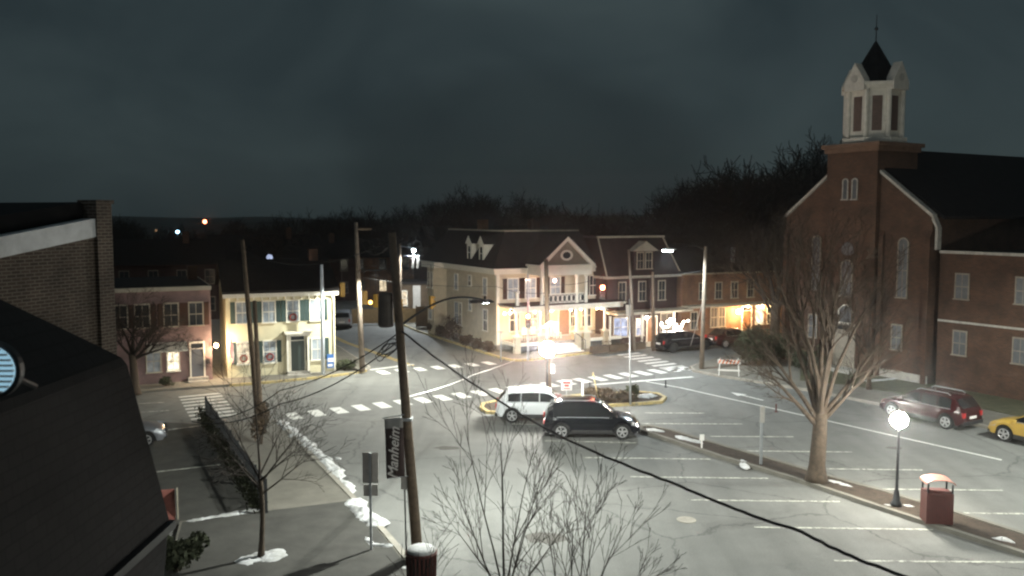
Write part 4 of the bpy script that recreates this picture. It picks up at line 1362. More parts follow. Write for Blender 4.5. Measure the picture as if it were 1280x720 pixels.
# tower openings
tf = face_xf('front', 0, -.35)
tm = (tx0 + tx1) / 2
window(chh, tf, tm - .42, 11.3, .32, 1.1, 'church_glass', 'stone', arch=True, cross=False)
window(chh, tf, tm + .3, 11.3, .32, 1.1, 'church_glass', 'stone', arch=True, cross=False)
fan = MB(tf)
fan.prism([(tm - .1 + .48 * math.cos(PI * j / 12), 7.9 + .62 * math.sin(PI * j / 12)) for j in range(13)], 'y', -.04, .01)
fan.prism([(tm - .1 + .48 * math.cos(PI * j / 12), 7.9 - .25 * math.sin(PI * j / 12)) for j in range(13)][::-1], 'y', -.04, .01)
fan.build('round_window', 'church_glass', tw)
window(chh, tf, tm - .1, 5.0, .8, 1.9, 'church_glass', 'church_trim', arch=True)
dr = door(chh, tf, tm - .1, .3, 1.5, 2.4, 'church_trim', 'church_trim')
window(chh, tf, tm - .1, 3.25, 1.0, .6, 'church_glass', 'trim', arch=True, cross=False)
MB().box(tm - 1.3, tm + 1.1, -1.3, -.35, 0, .3).build('step', 'stone', chh)
window(chh, xf, hx(1126.5), 5.2, .62, 3.3, 'church_glass', 'church_trim', arch=True, label='tall pale arched window right of the tower')
window(chh, xf, hx(1019), 5.2, .62, 3.3, 'church_glass', 'church_trim', arch=True)
window(chh, xf, hx(1122), 1.9, .65, 1.5, 'church_glass', 'church_trim')
window(chh, xf, hx(1017), 1.9, .65, 1.5, 'church_glass', 'church_trim')
bt = MB()
for x in (0.0, L / 2 - 2.1, L / 2 + 2.1, L - .3):
    bt.box(x, x + .3, -.2, .01, 0, EC - 1.2)
    bt.prism([(-.2, EC - 1.2), (.01, EC - 1.2), (.01, EC - .8)], 'x', x, x + .3)
bt.build('buttress', 'red_brick', chh)
MB().box(-.05, L + .05, -.08, .0, 0, .55).build('plinth', 'stone', chh)

# annex
na = cb_ + Vector((.866 * .25, .5 * .25, 0))
an = thing('church_annex', 'red brick two storey annex with flat parapet and pale string course', 'building', na, ang)
hx = lambda px, off=0: local_x(na, ang, px, off)
AW = 17
MB().box(0.42, AW, 0, 12, 0, 8.0).build('wall', 'red_brick', an)
MB().box(.41, AW + .1, -.1, .35, 8.0, 8.16).build('coping', 'stone', an)
MB().box(.42, AW, .35, 12, 8.0, 8.05).build('roof', 'roof_black', an)
MB().box(.43, AW, -.05, -.0, 3.95, 4.07).build('string_course', 'stone', an)
for px, pu, pl2 in [(1201, 'church_glass', 'church_glass'), (1277, 'church_glass', 'church_glass'), (1420, 'church_glass', 'church_glass')]:
    x = hx(px)
    window(an, xf, x, 5.4, .75, 1.4, pu, 'church_trim', label='curtained window' if pu != 'church_glass' else None)
    window(an, xf, x, 2.1, .75, 1.35, pl2, 'church_trim')
window(an, xf, hx(1340), 2.1, .75, 1.35, 'church_glass', 'church_trim')

# ------------------------------------------------------------------ near brick building and dark roof on the left
fa = P(137, 300, 27.0)
na_ = P(-140, 300, 20.5)
a, ang, L = facade_frame((na_.x, na_.y, 0), (fa.x, fa.y, 0))
nb = thing('brick_building', 'weathered brick wall with sloping pale coping beside the camera', 'building', a, ang)
zr = HT(296, 26.5)
zl = HT(352, 20.5)
MB().prism([(0, 0), (L - .6, 0), (L - .6, zr), (0, zl)], 'y', 0, 6).build('wall', 'wall_brick', nb)
cz = .56
MB().prism([(0, zl), (L - .6, zr), (L - .6, zr + cz), (0, zl + cz)], 'y', -.07, 6).build('coping', 'coping', nb)
zc = HT(255, 26.8)
MB().box(L - .6, L, -.12, .5, 0, zc).build('chimney', 'wall_brick', nb)
MB().box(L - .66, L + .05, -.18, .56, zc, zc + .12).build('chimney_cap', 'wall_brick', nb)
MB().prism([(0, zl + cz), (L - .62, zr + cz), (L - .62, zr + cz + .5), (0, zl + cz + .5)], 'y', .4, 6).build('roof', 'roof_black', nb)

# dark roofed building right below camera
YF = 14.0
prof = [P(x, y, YF) for x, y in [(-260, 250), (95, 419), (152, 447), (159, 456), (211, 648)]]
pp = [(p.x, p.z) for p in prof]
nr = thing('shingled_building', 'near building with steep black shingled roof filling the lower left', 'building', (0, 0, 0))
X1 = pp[-1][0]
MB().prism([(pp[0][0], 3), (X1 - .25, 3)] + [(x, z) for x, z in pp[::-1]], 'y', 6.0, YF).build('roof', 'roof_near', nr)
MB().box(pp[0][0], X1 - .3, 6.3, YF - .2, 0, 3.0).build('wall', 'wall_brick', nr)
MB().box(X1 - .02, X1 + .12, 8, YF, pp[-1][1] - .15, pp[-1][1] - .02).build('gutter', 'dark_metal', nr)
# glowing disc near the lens; its louvred lamp form is made up
p = P(-9, 462, 8.0)
lt = thing('glow_disc', 'round bluish glowing disc with louvres on the near black roof', 'lamp', p)
X = Matrix.Rotation(R(90), 4, 'X')
MB(X).lathe([(.27, -.05), (.27, .02), (.24, .03)], (0, 0, 0), 28).build('housing', 'dark_metal', lt)
MB(X).lathe([(.23, .028), (.225, .05)], (0, 0, 0), 28).build('lens', 'louvre_glow', lt)
g_ = MB()
for k in range(9):
    z = -.2 + k * .05
    w_ = math.sqrt(max(.001, .23 ** 2 - z * z))
    g_.box(-w_, w_, -.075, -.052, z - .008, z + .008)
g_.build('louvre', 'sign_back', lt)
MB().tube([(0, .05, 0), (0, .7, -.3)], .03, 6).build('bracket', 'dark_metal', lt)

# red board near the roof edge
t = thing('sandwich_board', 'small tilted red board half hidden by the near black roof', 'sign', G(209, 648, .12), R(20))
MB().prism([(-.25, 0), (-.22, 0), (.0, 1.0), (-.03, 1.0)], 'x', -.22, .26).build('panel', 'dull_red', t)
MB().prism([(.25, 0), (.22, 0), (.0, .98), (.03, .98)], 'x', -.22, .26).build('panel', 'dull_red', t)
MB().box(.32, .36, -.26, .05, .0, 1.02).build('edge', 'trim_dull', t)

# ------------------------------------------------------------------ iron fence
fa, fb = G(258, 528, 0.0), G(333, 641, 0.12)
a, ang, L = facade_frame(fa, fb)
t = thing('iron_fence', 'black iron picket fence between the dark lot and the pale pavement', 'fence', (a.x, a.y, 0), ang)
MB().box(0, L, -.03, .03, .25, .29).box(0, L, -.03, .03, 1.05, 1.09).build('rail', 'dark_metal', t)
pk = MB()
k = .07
while k < L:
    pk.box(k - .012, k + .012, -.012, .012, .08, 1.25)
    k += .11
pk.build('pickets', 'dark_metal', t)
for k in range(9):
    x = L * k / 8
    po = MB().box(x - .04, x + .04, -.04, .04, 0, 1.32).build('post', 'dark_metal', t)
hg = MB()
rr = random.Random(5)
for j in range(2600):
    p = Vector((rr.uniform(0, L), -.28 + rr.gauss(0, .12), .1 + rr.random() * .75))
    a_ = Vector((rr.gauss(0, 1), rr.gauss(0, 1), rr.gauss(0, 1))).normalized() * .07
    b_ = a_.orthogonal().normalized() * .04
    hg.add([p - a_, p + b_, p + a_, p - b_], [(0, 1, 2, 3)])
o = hg.build('hedge', 'evergreen')
o.location = (a.x, a.y, 0)
o.rotation_euler = (0, 0, ang)
tag(o, 'low dark hedge growing along the iron fence', 'hedge')

# ------------------------------------------------------------------ cars
def car(name, label, loc, rz, paint, kind='suv', L=4.5, W=1.82, H=1.68, group=None, rails=True, cat='car', hubs='rim', lights_on=False):
    t = thing(name, label, cat, loc, rz, group)
    hl = L / 2
    wr = .36 if kind == 'suv' else .32
    wx = (hl - .82, -hl + .82)
    if kind == 'suv':
        top = [(-hl, .55), (-hl + .02, .95), (-hl + .1, 1.02), (hl * .42, 1.0), (hl * .62, .98), (hl - .28, .88), (hl - .06, .74), (hl, .55)]
        belt, base = 1.0, .3
        cab = [(-hl + .08, 1.0), (-hl + .5, H - .14), (-hl + .8, H - .04), (-.4, H), (.25, H - .04), (.45, H - .1), (hl * .54, 1.0)]
    else:
        top = [(-hl, .5), (-hl + .04, .85), (-hl + .15, .92), (hl * .35, .88), (hl * .62, .82), (hl - .25, .72), (hl - .06, .62), (hl, .48)]
        belt, base = .9, .24
        cab = [(-hl + .35, .9), (-hl + .95, H - .06), (-.25, H), (.15, H - .03), (hl * .45, .87)]
    def interp(pts, x):
        if x <= pts[0][0]: return pts[0][1]
        for (a0, b0), (a1, b1) in zip(pts, pts[1:]):
            if x <= a1:
                return b0 + (b1 - b0) * (x - a0) / (a1 - a0 + 1e-9)
        return pts[-1][1]
    def halfw(x):
        e = abs(x) / hl
        return W / 2 * (1 - .16 * max(0, e - .72) / .28 * (max(0, e - .72) / .28))
    xs = sorted(set([-hl + L * k / 56 for k in range(57)]))
    rows = []
    for x in xs:
        b = base + (.12 if abs(x) > hl - .1 else 0)
        for w in wx:
            if abs(x - w) < wr + .07:
                b = max(b, wr + math.sqrt(max(0, (wr + .07) ** 2 - (x - w) ** 2)))
        zt = interp(top, x)
        b = min(b, zt - .08)
        w = halfw(x)
        rows.append([(x, -w * .97, b), (x, -w, b + (zt - b) * .35), (x, -w * .985, b + (zt - b) * .75), (x, -w * .93, zt - .01), (x, -w * .5, zt + .015), (x, 0, zt + .025),
                     (x, w * .5, zt + .015), (x, w * .93, zt - .01), (x, w * .985, b + (zt - b) * .75), (x, w, b + (zt - b) * .35), (x, w * .97, b)])
    m = 11
    vs = [p for r in rows for p in r]
    fs = [(i * m + j, i * m + j + 1, (i + 1) * m + j + 1, (i + 1) * m + j) for i in range(len(rows) - 1) for j in range(m - 1)]
    fs += [tuple(range(m))[::-1], tuple((len(rows) - 1) * m + j for j in range(m))]
    body = MB().add(vs, fs).build('body', paint, t, smooth=True)
    body.modifiers.new('e', 'EDGE_SPLIT').split_angle = R(40)
    MB().box(-hl + .25, hl - .25, -W / 2 + .12, W / 2 - .12, .2, .7).build('underbody', 'black_plastic', t)
    # cabin
    def cabp(x, s, f):
        """point on cabin side; f 0 belt..1 roof edge"""
        zt = interp(cab, x)
        zb = min(belt, zt)
        tum = .86 - .0
        w0 = halfw(x) * .93
        hfull = (H - belt)
        ff = f * (zt - zb) / hfull
        return (x, s * w0 * (1 - .17 * ff), zb + (zt - zb) * f)
    cx0, cx1 = cab[0][0], cab[-1][0]
    cxs = [cx0 + (cx1 - cx0) * k / 40 for k in range(41)]
    rows = []
    for x in cxs:
        r = [cabp(x, -1, 0), cabp(x, -1, .5), cabp(x, -1, .93)]
        q = cabp(x, -1, 1)
        r += [(x, q[1] * .92, q[2] + .005), (x, 0, q[2] + .03), (x, -q[1] * .92, q[2] + .005)]
        r += [cabp(x, 1, .93), cabp(x, 1, .5), cabp(x, 1, 0)]
        rows.append(r)
    m = 9
    vs = [p for r in rows for p in r]
    fs = [(i * m + j, i * m + j + 1, (i + 1) * m + j + 1, (i + 1) * m + j) for i in range(len(rows) - 1) for j in range(m - 1)]
    fs += [tuple(range(m))[::-1], tuple((len(rows) - 1) * m + j for j in range(m))]
    cabo = MB().add(vs, fs).build('cabin', paint, t, smooth=True)
    cabo.modifiers.new('e', 'EDGE_SPLIT').split_angle = R(35)
    # side windows
    if kind == 'suv':
        spans = [(-hl + .62, -1.0), (-.96, -.08), (-.04, .95)]
    else:
        spans = [(-1.15, -.3), (-.22, .75)]
    for s in (-1, 1):
        for x0, x1 in spans:
            N = 8
            vs = []
            for k in range(N + 1):
                x = x0 + (x1 - x0) * k / N
                for f in (.1, .86):
                    q = cabp(x, s, f)
                    vs.append((q[0], q[1] + s * .012, q[2]))
            fs = [(2 * k, 2 * k + 2, 2 * k + 3, 2 * k + 1) for k in range(N)]
            MB().add(vs, fs).build('side_window', 'car_glass', t, smooth=True)
        tr = []
        for k in range(13):
            x = spans[0][0] + (spans[-1][1] - spans[0][0]) * k / 12
            q = cabp(x, s, .04)
            tr.append((q[0], q[1] + s * .02, q[2]))
        MB().tube(tr, .013, 5).build('window_trim', 'galv', t)
    # windscreen, rear window
    def screen(nm, xa, xb):
        N = 6
        vs = []
        for k in range(N + 1):
            x = xa + (xb - xa) * k / N
            q = cabp(x, 1, 1)
            zz = interp(cab, x)
            n_ = Vector((1 if xb > 0 else -1, 0, .8)).normalized() * .025
            for s in (-.86, 0, .86):
                vs.append((x + n_.x, s * q[1], zz + n_.z + (.03 if s == 0 else .006)))
        fs = [(3 * k + j, 3 * k + j + 1, 3 * k + 4 + j, 3 * k + 3 + j) for k in range(N) for j in range(2)]
        MB().add(vs, fs).build(nm, 'car_glass', t, smooth=True)
    screen('windscreen', cab[-2][0] + .08, cab[-1][0] - .05)
    screen('rear_window', cab[1][0] - .03, cab[0][0] + .06)
    # wheels
    for x in wx:
        for s in (-1, 1):
            cy = s * (W / 2 - .12)
            X = Matrix.Translation((x, cy, wr)) @ Matrix.Rotation(PI / 2, 4, 'X')
            w_ = thing('wheel', None, None)
            w_.parent = t
            MB(X).lathe([(wr * .62, -.11), (wr * .93, -.115), (wr, -.08), (wr, .08), (wr * .93, .115), (wr * .62, .11)], (0, 0, 0), 24).build('tyre', 'tyre', w_, smooth=False)
            rm_ = MB(X)
            rm_.lathe([(wr * .66, -.09), (wr * .66, .09)], (0, 0, 0), 20)
            rd = MB(X)
            zz = .118 * (-s)
            for k in range(5):
                a0 = 2 * PI * k / 5 + .3
                for da in (-.16, .16):
                    c0, s0 = math.cos(a0 + da), math.sin(a0 + da)
                    rd.tube([(c0 * .05, s0 * .05, zz), (c0 * wr * .64, s0 * wr * .64, zz)], .026, 4)
            rd.lathe([(.07, min(zz, zz * .9) - .01), (.06, max(zz, zz * .9) + .01)], (0, 0, 0), 10)
            ring = [(wr * .64 * math.cos(q), wr * .64 * math.sin(q), zz) for q in [2 * PI * j / 24 for j in range(25)]]
            rd.tube(ring, .022, 5)
            rm_.build('hub', 'black_plastic', w_)
            rd.build('rim', hubs, w_)
    # trim
    for s in (-1, 1):
        MB().box(wx[1] + wr + .1, wx[0] - wr - .1, s * W / 2 - .02, s * W / 2 + .012, base + .0, base + .14).build('sill_trim', 'black_plastic', t)
        hx0 = hl - .2
        MB().add([(hl - .42, s * halfw(hl - .42) * .96, .8), (hl - .05, s * halfw(hl) * .62, .66), (hl - .02, s * halfw(hl) * .6, .56), (hl - .4, s * halfw(hl - .4) * 1.012, .68), (hl - .1, s * halfw(hl - .1) * 1.0, .6), (hl - .12, s * halfw(hl - .1) * .98, .72)],
                 [(0, 3, 4, 5), (5, 4, 2, 1)]).build('headlight', 'lamp_glass', t)
        MB().box(-hl - .015, -hl + .16, s * halfw(-hl) * .97 - .16 * (s > 0), s * halfw(-hl) * .97 + .16 * (s < 0) + s * .03, .68, .92).build('tail_light', 'tail_red', t)
        mo = MB().box(hl * .4 - .1, hl * .4 + .06, s * (W / 2 - .02) - .0, s * (W / 2 + .17), belt - .02, belt + .13).build('mirror', paint, t, bevel=.03)
        if rails and kind == 'suv':
            MB().tube([(-hl + .8, s * (W / 2 - .33), H - .02), (-hl + .95, s * (W / 2 - .33), H + .06), (.1, s * (W / 2 - .33), H + .06), (.3, s * (W / 2 - .33), H - .02)], .022, 6).build('roof_rail', 'galv', t)
        for x in (-.55, .38) if kind == 'suv' else (-.1,):
            MB().box(x, x + .18, s * (W / 2 - .005) - .015, s * (W / 2 - .005) + .015, .8, .84).build('door_handle', paint, t)
    for x in ((-.92, .02, 1.0) if kind == 'suv' else (-.3, .8)):
        for s in (-1, 1):
            pass
    MB().box(hl - .06, hl + .03, -W * .27, W * .27, .5, .66).build('grille', 'black_plastic', t)
    MB().box(hl - .08, hl + .05, -W * .4, W * .4, .3, .46).build('front_bumper', 'black_plastic', t, bevel=.03)
    MB().box(-hl - .05, -hl + .08, -W * .42, W * .42, .3, .5).build('rear_bumper', 'black_plastic', t, bevel=.03)
    MB().box(-hl - .025, -hl + .0, -.26, .26, .6, .72).build('number_plate', 'sign_white', t)
    return t

pb = G(741, 549.5)
car('parked_car', 'black sport utility car parked nearest the camera in the lot', (pb.x - .02, pb.y + .92, 0), R(-2), 'black_paint', L=4.45, W=1.86, H=1.7)
pw = G(641, 529)
car('parked_car', 'white sport utility car parked just behind the black one', (pw.x + 1.42, pw.y + .92, 0), R(-2), 'white_paint', L=4.5, W=1.84, H=1.58)
pm = G(1178, 536)
car('parked_car', 'dark maroon car parked along the church kerb', tuple(pm + V * 1.35 + U * .9), R(120), 'maroon_paint', L=4.6, W=1.84, H=1.66)
py = G(1256, 552)
car('parked_car', 'yellow car cut by the right edge of the picture', tuple(py - V * 1.3 + U * .8), R(120), 'yellow_car', 'suv', L=4.3, W=1.76, H=1.5, rails=False)
pd = G(853, 437.5)
car('parked_car', 'dark car parked before the string lights across the junction', tuple(pd), R(27), 'black_paint', L=4.6, W=1.8, H=1.5, rails=False, hubs='black_plastic')
pr = G(915, 432)
car('parked_car', 'dull red car under the glaring wall lantern', tuple(pr), R(24), 'maroon_paint', 'sedan', L=4.2, W=1.75, H=1.45)
pg = G(428, 408)
car('parked_car', 'grey car parked far up the side street behind the yellow house', tuple(pg), R(100), 'grey_car', 'suv', L=4.4, W=1.8, H=1.6, rails=False)
pg = G(146, 556)
car('parked_car', 'pale grey car mostly hidden behind the near black roof', tuple(pg), R(20), 'grey_car', 'sedan', L=4.2, W=1.75, H=1.42)

# ------------------------------------------------------------------ poles and street furniture
def pole(name, label, base, top, r0, r1, m, cat='pole', group=None):
    t = thing(name, label, cat, base, 0, group)
    d = Vector(top) - Vector(base)
    MB().tube([d * 0, d * .5, d], [r0, (r0 + r1) / 2, r1], 12).build('shaft', m, t, smooth=True)
    return t, d

# near utility pole with cobra arm, transformer
b0 = G(522, 694, .1)
tp = P(490, 291, b0.y)
npole, nd = pole('utility_pole', 'near dark leaning utility pole carrying the transformer and street lamp arm', b0, tp, .17, .11, 'pole_wood', 'utility pole')
f = .0
def on(py):
    return nd * ((P(500, py, b0.y).z - b0.z) / nd.z)
c = on(388)
MB().lathe([(.2, -.5), (.23, -.46), (.23, .42), (.2, .5)], c + Vector((-.38, .1, 0)), 16).build('transformer', mat('can', (.09, .075, .065), .6, .3, 5), npole, smooth=False)
MB().tube([c + Vector((-.38, .1, .3)), c + Vector((0, 0, .3))], .03, 6).build('bracket', 'dark_metal', npole)
arm0 = on(408)
lp = P(604, 377, b0.y + 4.0) - b0
arm = MB()
pts = []
for k in range(13):
    s = k / 12
    x = arm0.lerp(lp, s)
    x.z += .42 * math.sin(PI * s * .95) 
    pts.append(x)
arm.tube(pts, .035, 8)
ao = arm.build('lamp_arm', 'dark_metal', npole)
hd = MB(Matrix.Translation(lp) @ Matrix.Rotation(R(14), 4, 'Z'))
hd.prism([(-.5, .03), (-.3, .09), (.25, .07), (.38, -.01), (.3, -.04), (-.45, -.04)], 'y', -.15, .15)
hd.box(.02, .1, -.04, .04, .08, .2)
hd.build('lamp_head', 'dark_metal', npole, bevel=.02)
MB(Matrix.Translation(lp)).box(-.28, .18, -.09, .09, -.0455, -.0405).build('lamp_lens', 'led_white', npole)
light('street_light', 'SPOT', lp + Vector((-.05, 0, -.16)), 2600, (.96, 1.0, .92), npole, .12, 168, None, .25)
# cable knot on the pole
kn = MB()
rr = random.Random(9)
for k in range(4):
    c = on(425) + Vector((-.3 - .14 * k, -.05, 0))
    kn.tube([(c.x + .1 * k + (.2 + .05 * math.sin(2 * q + k)) * math.cos(q) * (1 + .15 * k), c.y + .05 * math.sin(3 * q), c.z - .2 - .05 * k + (.22 + .07 * math.sin(q * 2 + 2 * k)) * math.sin(q + .4 * k)) for q in [2 * PI * j / 20 for j in range(21)]], .014, 5)
kn.build('cable_loop', 'cable', npole)
MB().box(-.02 + on(523).x - .17, on(523).x + .17, -.17, .17, on(523).z - .05, on(523).z + .03).build('clamp', 'galv', npole)

# banner
bn = thing('street_banner', 'dark vertical banner reading Manheim in pale script beside the near pole', 'banner', (b0.x, b0.y - .22, 0))
z_t, z_b = HT(523, b0.y - .22), HT(598, b0.y - .22)
bx0 = P(481, 560, b0.y - .22).x - b0.x
bx1 = P(504, 560, b0.y - .22).x - b0.x
MB().tube([(bx0 - .06, 0, z_t), (on(523).x + .02, .12, z_t + .1)], .018, 6).tube([(bx0 + .04, 0, z_b), (on(598).x, .12, z_b + .04)], .018, 6).build('bracket', 'galv', bn)
cb2 = MB()
vs, fs = [], []
N = 12
for i in range(N + 1):
    f_ = i / N
    for j in range(5):
        g_ = j / 4
        vs.append((bx0 + .0 + (bx1 - bx0) * g_ + .05 * f_, -.03 + .03 * math.sin(g_ * 4 + f_ * 5), z_t - .02 - (z_t - z_b - .04) * f_ + .05 * g_))
for i in range(N):
    for j in range(4):
        k = i * 5 + j
        fs.append((k, k + 5, k + 6, k + 1))
co = MB().add(vs, fs).build('cloth', 'banner', bn, smooth=True)
co.data.materials.append(M['banner_top'])
for pidx in range(8):
    co.data.polygons[pidx].material_index = 1
sl_ = co.modifiers.new('s', 'SOLIDIFY'); sl_.thickness = .008
tcv = bpy.data.curves.new('lettering', 'FONT')
tcv.body = 'Manheim'
tcv.size = .42
tcv.shear = .35
tcv.extrude = .004
tcv.offset = .004
tcv.align_x = 'CENTER'
tcv.align_y = 'CENTER'
to = bpy.data.objects.new('lettering', tcv)
col.objects.link(to)
to.parent = bn
to.location = ((bx0 + bx1) / 2 + .01, -.085, (z_t + z_b) / 2 - .12)
to.rotation_euler = (R(90), R(-90 + 3), 0)
tcv.materials.append(M['letters'])
bpy.context.view_layer.update()
lm = bpy.data.meshes.new_from_object(to.evaluated_get(bpy.context.evaluated_depsgraph_get()))
to2 = bpy.data.objects.new('lettering', lm)
col.objects.link(to2)
to2.parent = bn
to2.location = to.location
to2.rotation_euler = to.rotation_euler
bpy.data.objects.remove(to)
to2.name = 'lettering'

# thin post with small sign below banner
t = thing('sign_post', 'thin dark post with a small sign just left of the near pole', 'sign', G(508, 694, .12))
hh = HT(596, t.location.y)
MB().tube([(0, 0, -.02), (-.04, 0, hh - .12)], .025, 6).build('post', 'dark_metal', t)
MB().box(-.14, .06, -.03, -.005, hh - .5, hh - .1).build('panel', 'sign_back', t)
# two panel sign seen from behind
t = thing('sign_post', 'square post with two grey sign backs standing in a snow ring', 'sign', G(464, 687, .12))
hh = HT(566, t.location.y) - .12
MB().box(-.035, .035, -.03, .03, -.02, hh).build('post', 'galv', t)
MB().box(-.24, .24, .031, .045, hh - .95, hh).build('panel', 'sign_back', t)
MB().box(-.22, .22, .031, .045, hh - 1.35, hh - 1.0).build('panel', 'sign_back', t)
# distant left poles
b1 = G(322, 520, .12)
t, d = pole('utility_pole', 'tall leaning pole left of the yellow house windows', b1, P(303, 300, b1.y), .15, .1, 'pole_wood', 'utility pole')
b2 = G(326, 524, .12)
t, d = pole('utility_pole', 'shorter leaning stub pole close beside the tall leaning pole', b2, P(318, 376, b2.y), .13, .1, 'pole_wood', 'utility pole')
b3 = G(404, 468, .12)
t, d = pole('light_pole', 'slim pale blue metal pole before the yellow house right windows', b3, P(402, 331, b3.y), .13, .1, 'white_metal', 'pole')
b4 = G(453, 464.5, .12)
t, d4 = pole('utility_pole', 'tall pale utility pole at the yellow house corner', b4, P(445, 278, b4.y), .19, .12, 'pole_pale', 'utility pole')
q4 = d4 * (6.5 / d4.z)
MB().tube([q4, q4 + Vector((.8, -.9, .25)), q4 + Vector((1.3, -1.5, .22))], .03, 6).build('lamp_arm', 'dark_metal', t)  # lamp arm, head and light added on this pole to brighten the junction
MB(Matrix.Translation(q4 + Vector((1.4, -1.6, .22)))).prism([(-.3, .0), (-.2, .08), (.25, .07), (.32, .0)], 'y', -.14, .14).build('lamp_head', 'dark_metal', t)
light('street_light', 'SPOT', q4 + Vector((1.4, -1.6, .14)), 2100, (.98, 1, .9), t, .12, 150, None, .3)
MB().box(d4.x - .1, d4.x + 1.0, -.05, .05, d4.z - .5, d4.z - .38).build('crossarm', 'pole_wood', t)
b5 = G(686, 492, .0)
t, d5 = pole('utility_pole', 'utility pole in the junction rising before the hotel portico', b5, P(682.5, 324, b5.y), .17, .12, 'pole_wood', 'utility pole')
z_ = HT(460, b5.y)
MB().box(.1, .32, -.1, .1, z_ - .3, z_ + .2).build('meter_box', 'sign_white', t)
z_ = HT(405, b5.y)
MB().prism([(-.55, z_ - .25), (0, z_ + .2), (.5, z_ + .12), (.45, z_ - .3), (.1, z_ - .1)], 'y', -.24, -.2).build('bracket', 'sign_back', t)
b6 = G(877, 461, .12)
t, d6 = pole('utility_pole', 'pale pole with a long lamp arm at the church side corner', b6, P(882, 308, b6.y), .16, .11, 'pole_pale', 'street lamp')
la = P(836, 312, b6.y - 1.5) - b6
MB().tube([d6 * .97, d6 * .97 + Vector((-.9, -.5, .35)), la + Vector((.4, .1, .05))], .028, 6).build('lamp_arm', 'dark_metal', t)
MB(Matrix.Translation(la)).prism([(-.4, .0), (-.2, .1), (.35, .08), (.45, .0), (.3, -.05), (-.35, -.05)], 'y', -.15, .15).build('lamp_head', 'galv', t)
MB(Matrix.Translation(la)).prism([(-.42, -.052), (.25, -.052), (.2, -.12), (-.35, -.12)], 'y', -.14, .14).build('lamp_lens', 'led_white', t)
light('street_light', 'SPOT', la + Vector((-.05, 0, -.22)), 1700, (.85, .97, 1), t, .12, 168, None, .25)
# lamp up the side street
b7 = G(501, 400, .0)
t, d7 = pole('street_lamp', 'lamp on a pole far up the side street behind the transformer', b7, P(500, 305, b7.y), .15, .1, 'pole_wood', 'street lamp')
la7 = P(517, 311, b7.y - 1) - b7
MB().tube([d7 * .97, la7 + Vector((0, 0, .1))], .04, 6).build('lamp_arm', 'galv', t)
MB(Matrix.Translation(la7)).box(-.12, .3, -.1, .1, -.04, .1).build('lamp_head', 'galv', t)
MB().ball(la7 + Vector((0, 0, -.16)), .16, 10, 7).build('lamp_lens', 'led_white', t)
light('street_light', 'SPOT', la7 + Vector((0, 0, -.4)), 1500, (.9, .97, 1), t, .12, 168, None, .25)
t2 = thing('banner_pair', 'pair of small pale banners under the side street lamp', 'banner', b7)
for dx_ in (-.1, .35):
    q = la7 + Vector((dx_, 0, -1.3))
    MB().prism([(q.x - .12, q.z - .6), (q.x + .1, q.z - .6), (q.x + .18, q.z + .6), (q.x - .04, q.z + .6)], 'y', q.y, q.y + .03).build('cloth', 'sign_back', t2)
MB().tube([(la7.x - .9, la7.y, la7.z - .68), (la7.x + .6, la7.y, la7.z - .68)], .02, 5).build('rod', 'galv', t2)

# signal head posts
def signal(name, label, loc, rz, housing, z, lit=None, post=None, hang=None, group=None, back=False):
    t = thing(name, label, 'traffic signal', loc, rz, group)
    MB().box(-.17, .17, -.12, .12, z - .5, z + .5).build('housing', housing, t, bevel=.02)
    for k, zz in enumerate((z + .32, z, z - .32)):
        X = Matrix.Translation((0, -.12, zz)) @ Matrix.Rotation(R(90), 4, 'X')
        MB(X).lathe([(.15 if lit and k == 0 else .12, .0), (.14 if lit and k == 0 else .115, .015)], (0, 0, 0), 16).build('lens', (lit if k == 0 and lit else 'lens_off'), t)
        v = MB(Matrix.Translation((0, -.12, zz)))
        for j in range(8):
            a0, a1 = PI * j / 8, PI * (j + 1) / 8
            v.add([(.135 * math.cos(a0), 0, .135 * math.sin(a0)), (.135 * math.cos(a1), 0, .135 * math.sin(a1)), (.135 * math.cos(a1), -.2, .135 * math.sin(a1)), (.135 * math.cos(a0), -.2, .135 * math.sin(a0))], [(0, 1, 2, 3)])
        v.build('visor', housing, t)
    if post:
        MB().tube([(0, .22, 0), (0, .22, post)], [.08, .06], 8).build('post', 'pole_wood' if post < 5 else 'galv', t)
        MB().box(-.03, .03, .1, .22, z - .3, z - .24).box(-.03, .03, .1, .22, z + .3, z + .36).build('bracket', 'dark_metal', t)
    if hang:
        MB().tube([(0, 0, z + .5), (0, 0, hang)], .02, 5).build('hanger', 'dark_metal', t)
    if lit:
        light('signal_glow', 'POINT', (0, -.5, z + .32), 60, (1, .1, .05), t, .1)
    return t
s1 = G(660, 451, .12)
signal('traffic_signal', 'traffic signal with red lit on a dark post before the hotel porch', s1, R(0), 'dark_metal', HT(403, s1.y), 'red_signal', post=HT(345, s1.y))
s2 = P(753, 362, 60)
signal('traffic_signal', 'traffic signal with red lit hanging near the hotel right corner', (s2.x, 60, 0), R(0), 'dark_metal', HT(365, 60), 'red_signal', hang=HT(345, 60))
sgrp = 'yellow traffic signals hanging over the side street'
for k, (px, py_, rz, lab) in enumerate([(428, 362, 200, 'yellow signal head hanging farthest left beside the tall pale pole'), (456, 372, 200, 'yellow signal head hanging just right of the tall pale pole'), (470, 376, 165, 'yellow signal head nearest the black transformer on its left'), (500, 382, 165, 'yellow signal head glowing amber right of the near pole'), (539, 378, 120, 'yellow signal head seen edge on beside the hotel back corner')]):
    s3 = P(px, py_, 62 + k)
    o = signal('traffic_signal', lab, (s3.x, 62 + k, 0), R(rz), 'yellow_housing', s3.z, None, hang=6.6, group=sgrp)
t = thing('span_wire', 'thin wire carrying the yellow signals across the side street', 'cable', (0, 0, 0))
spw = MB()
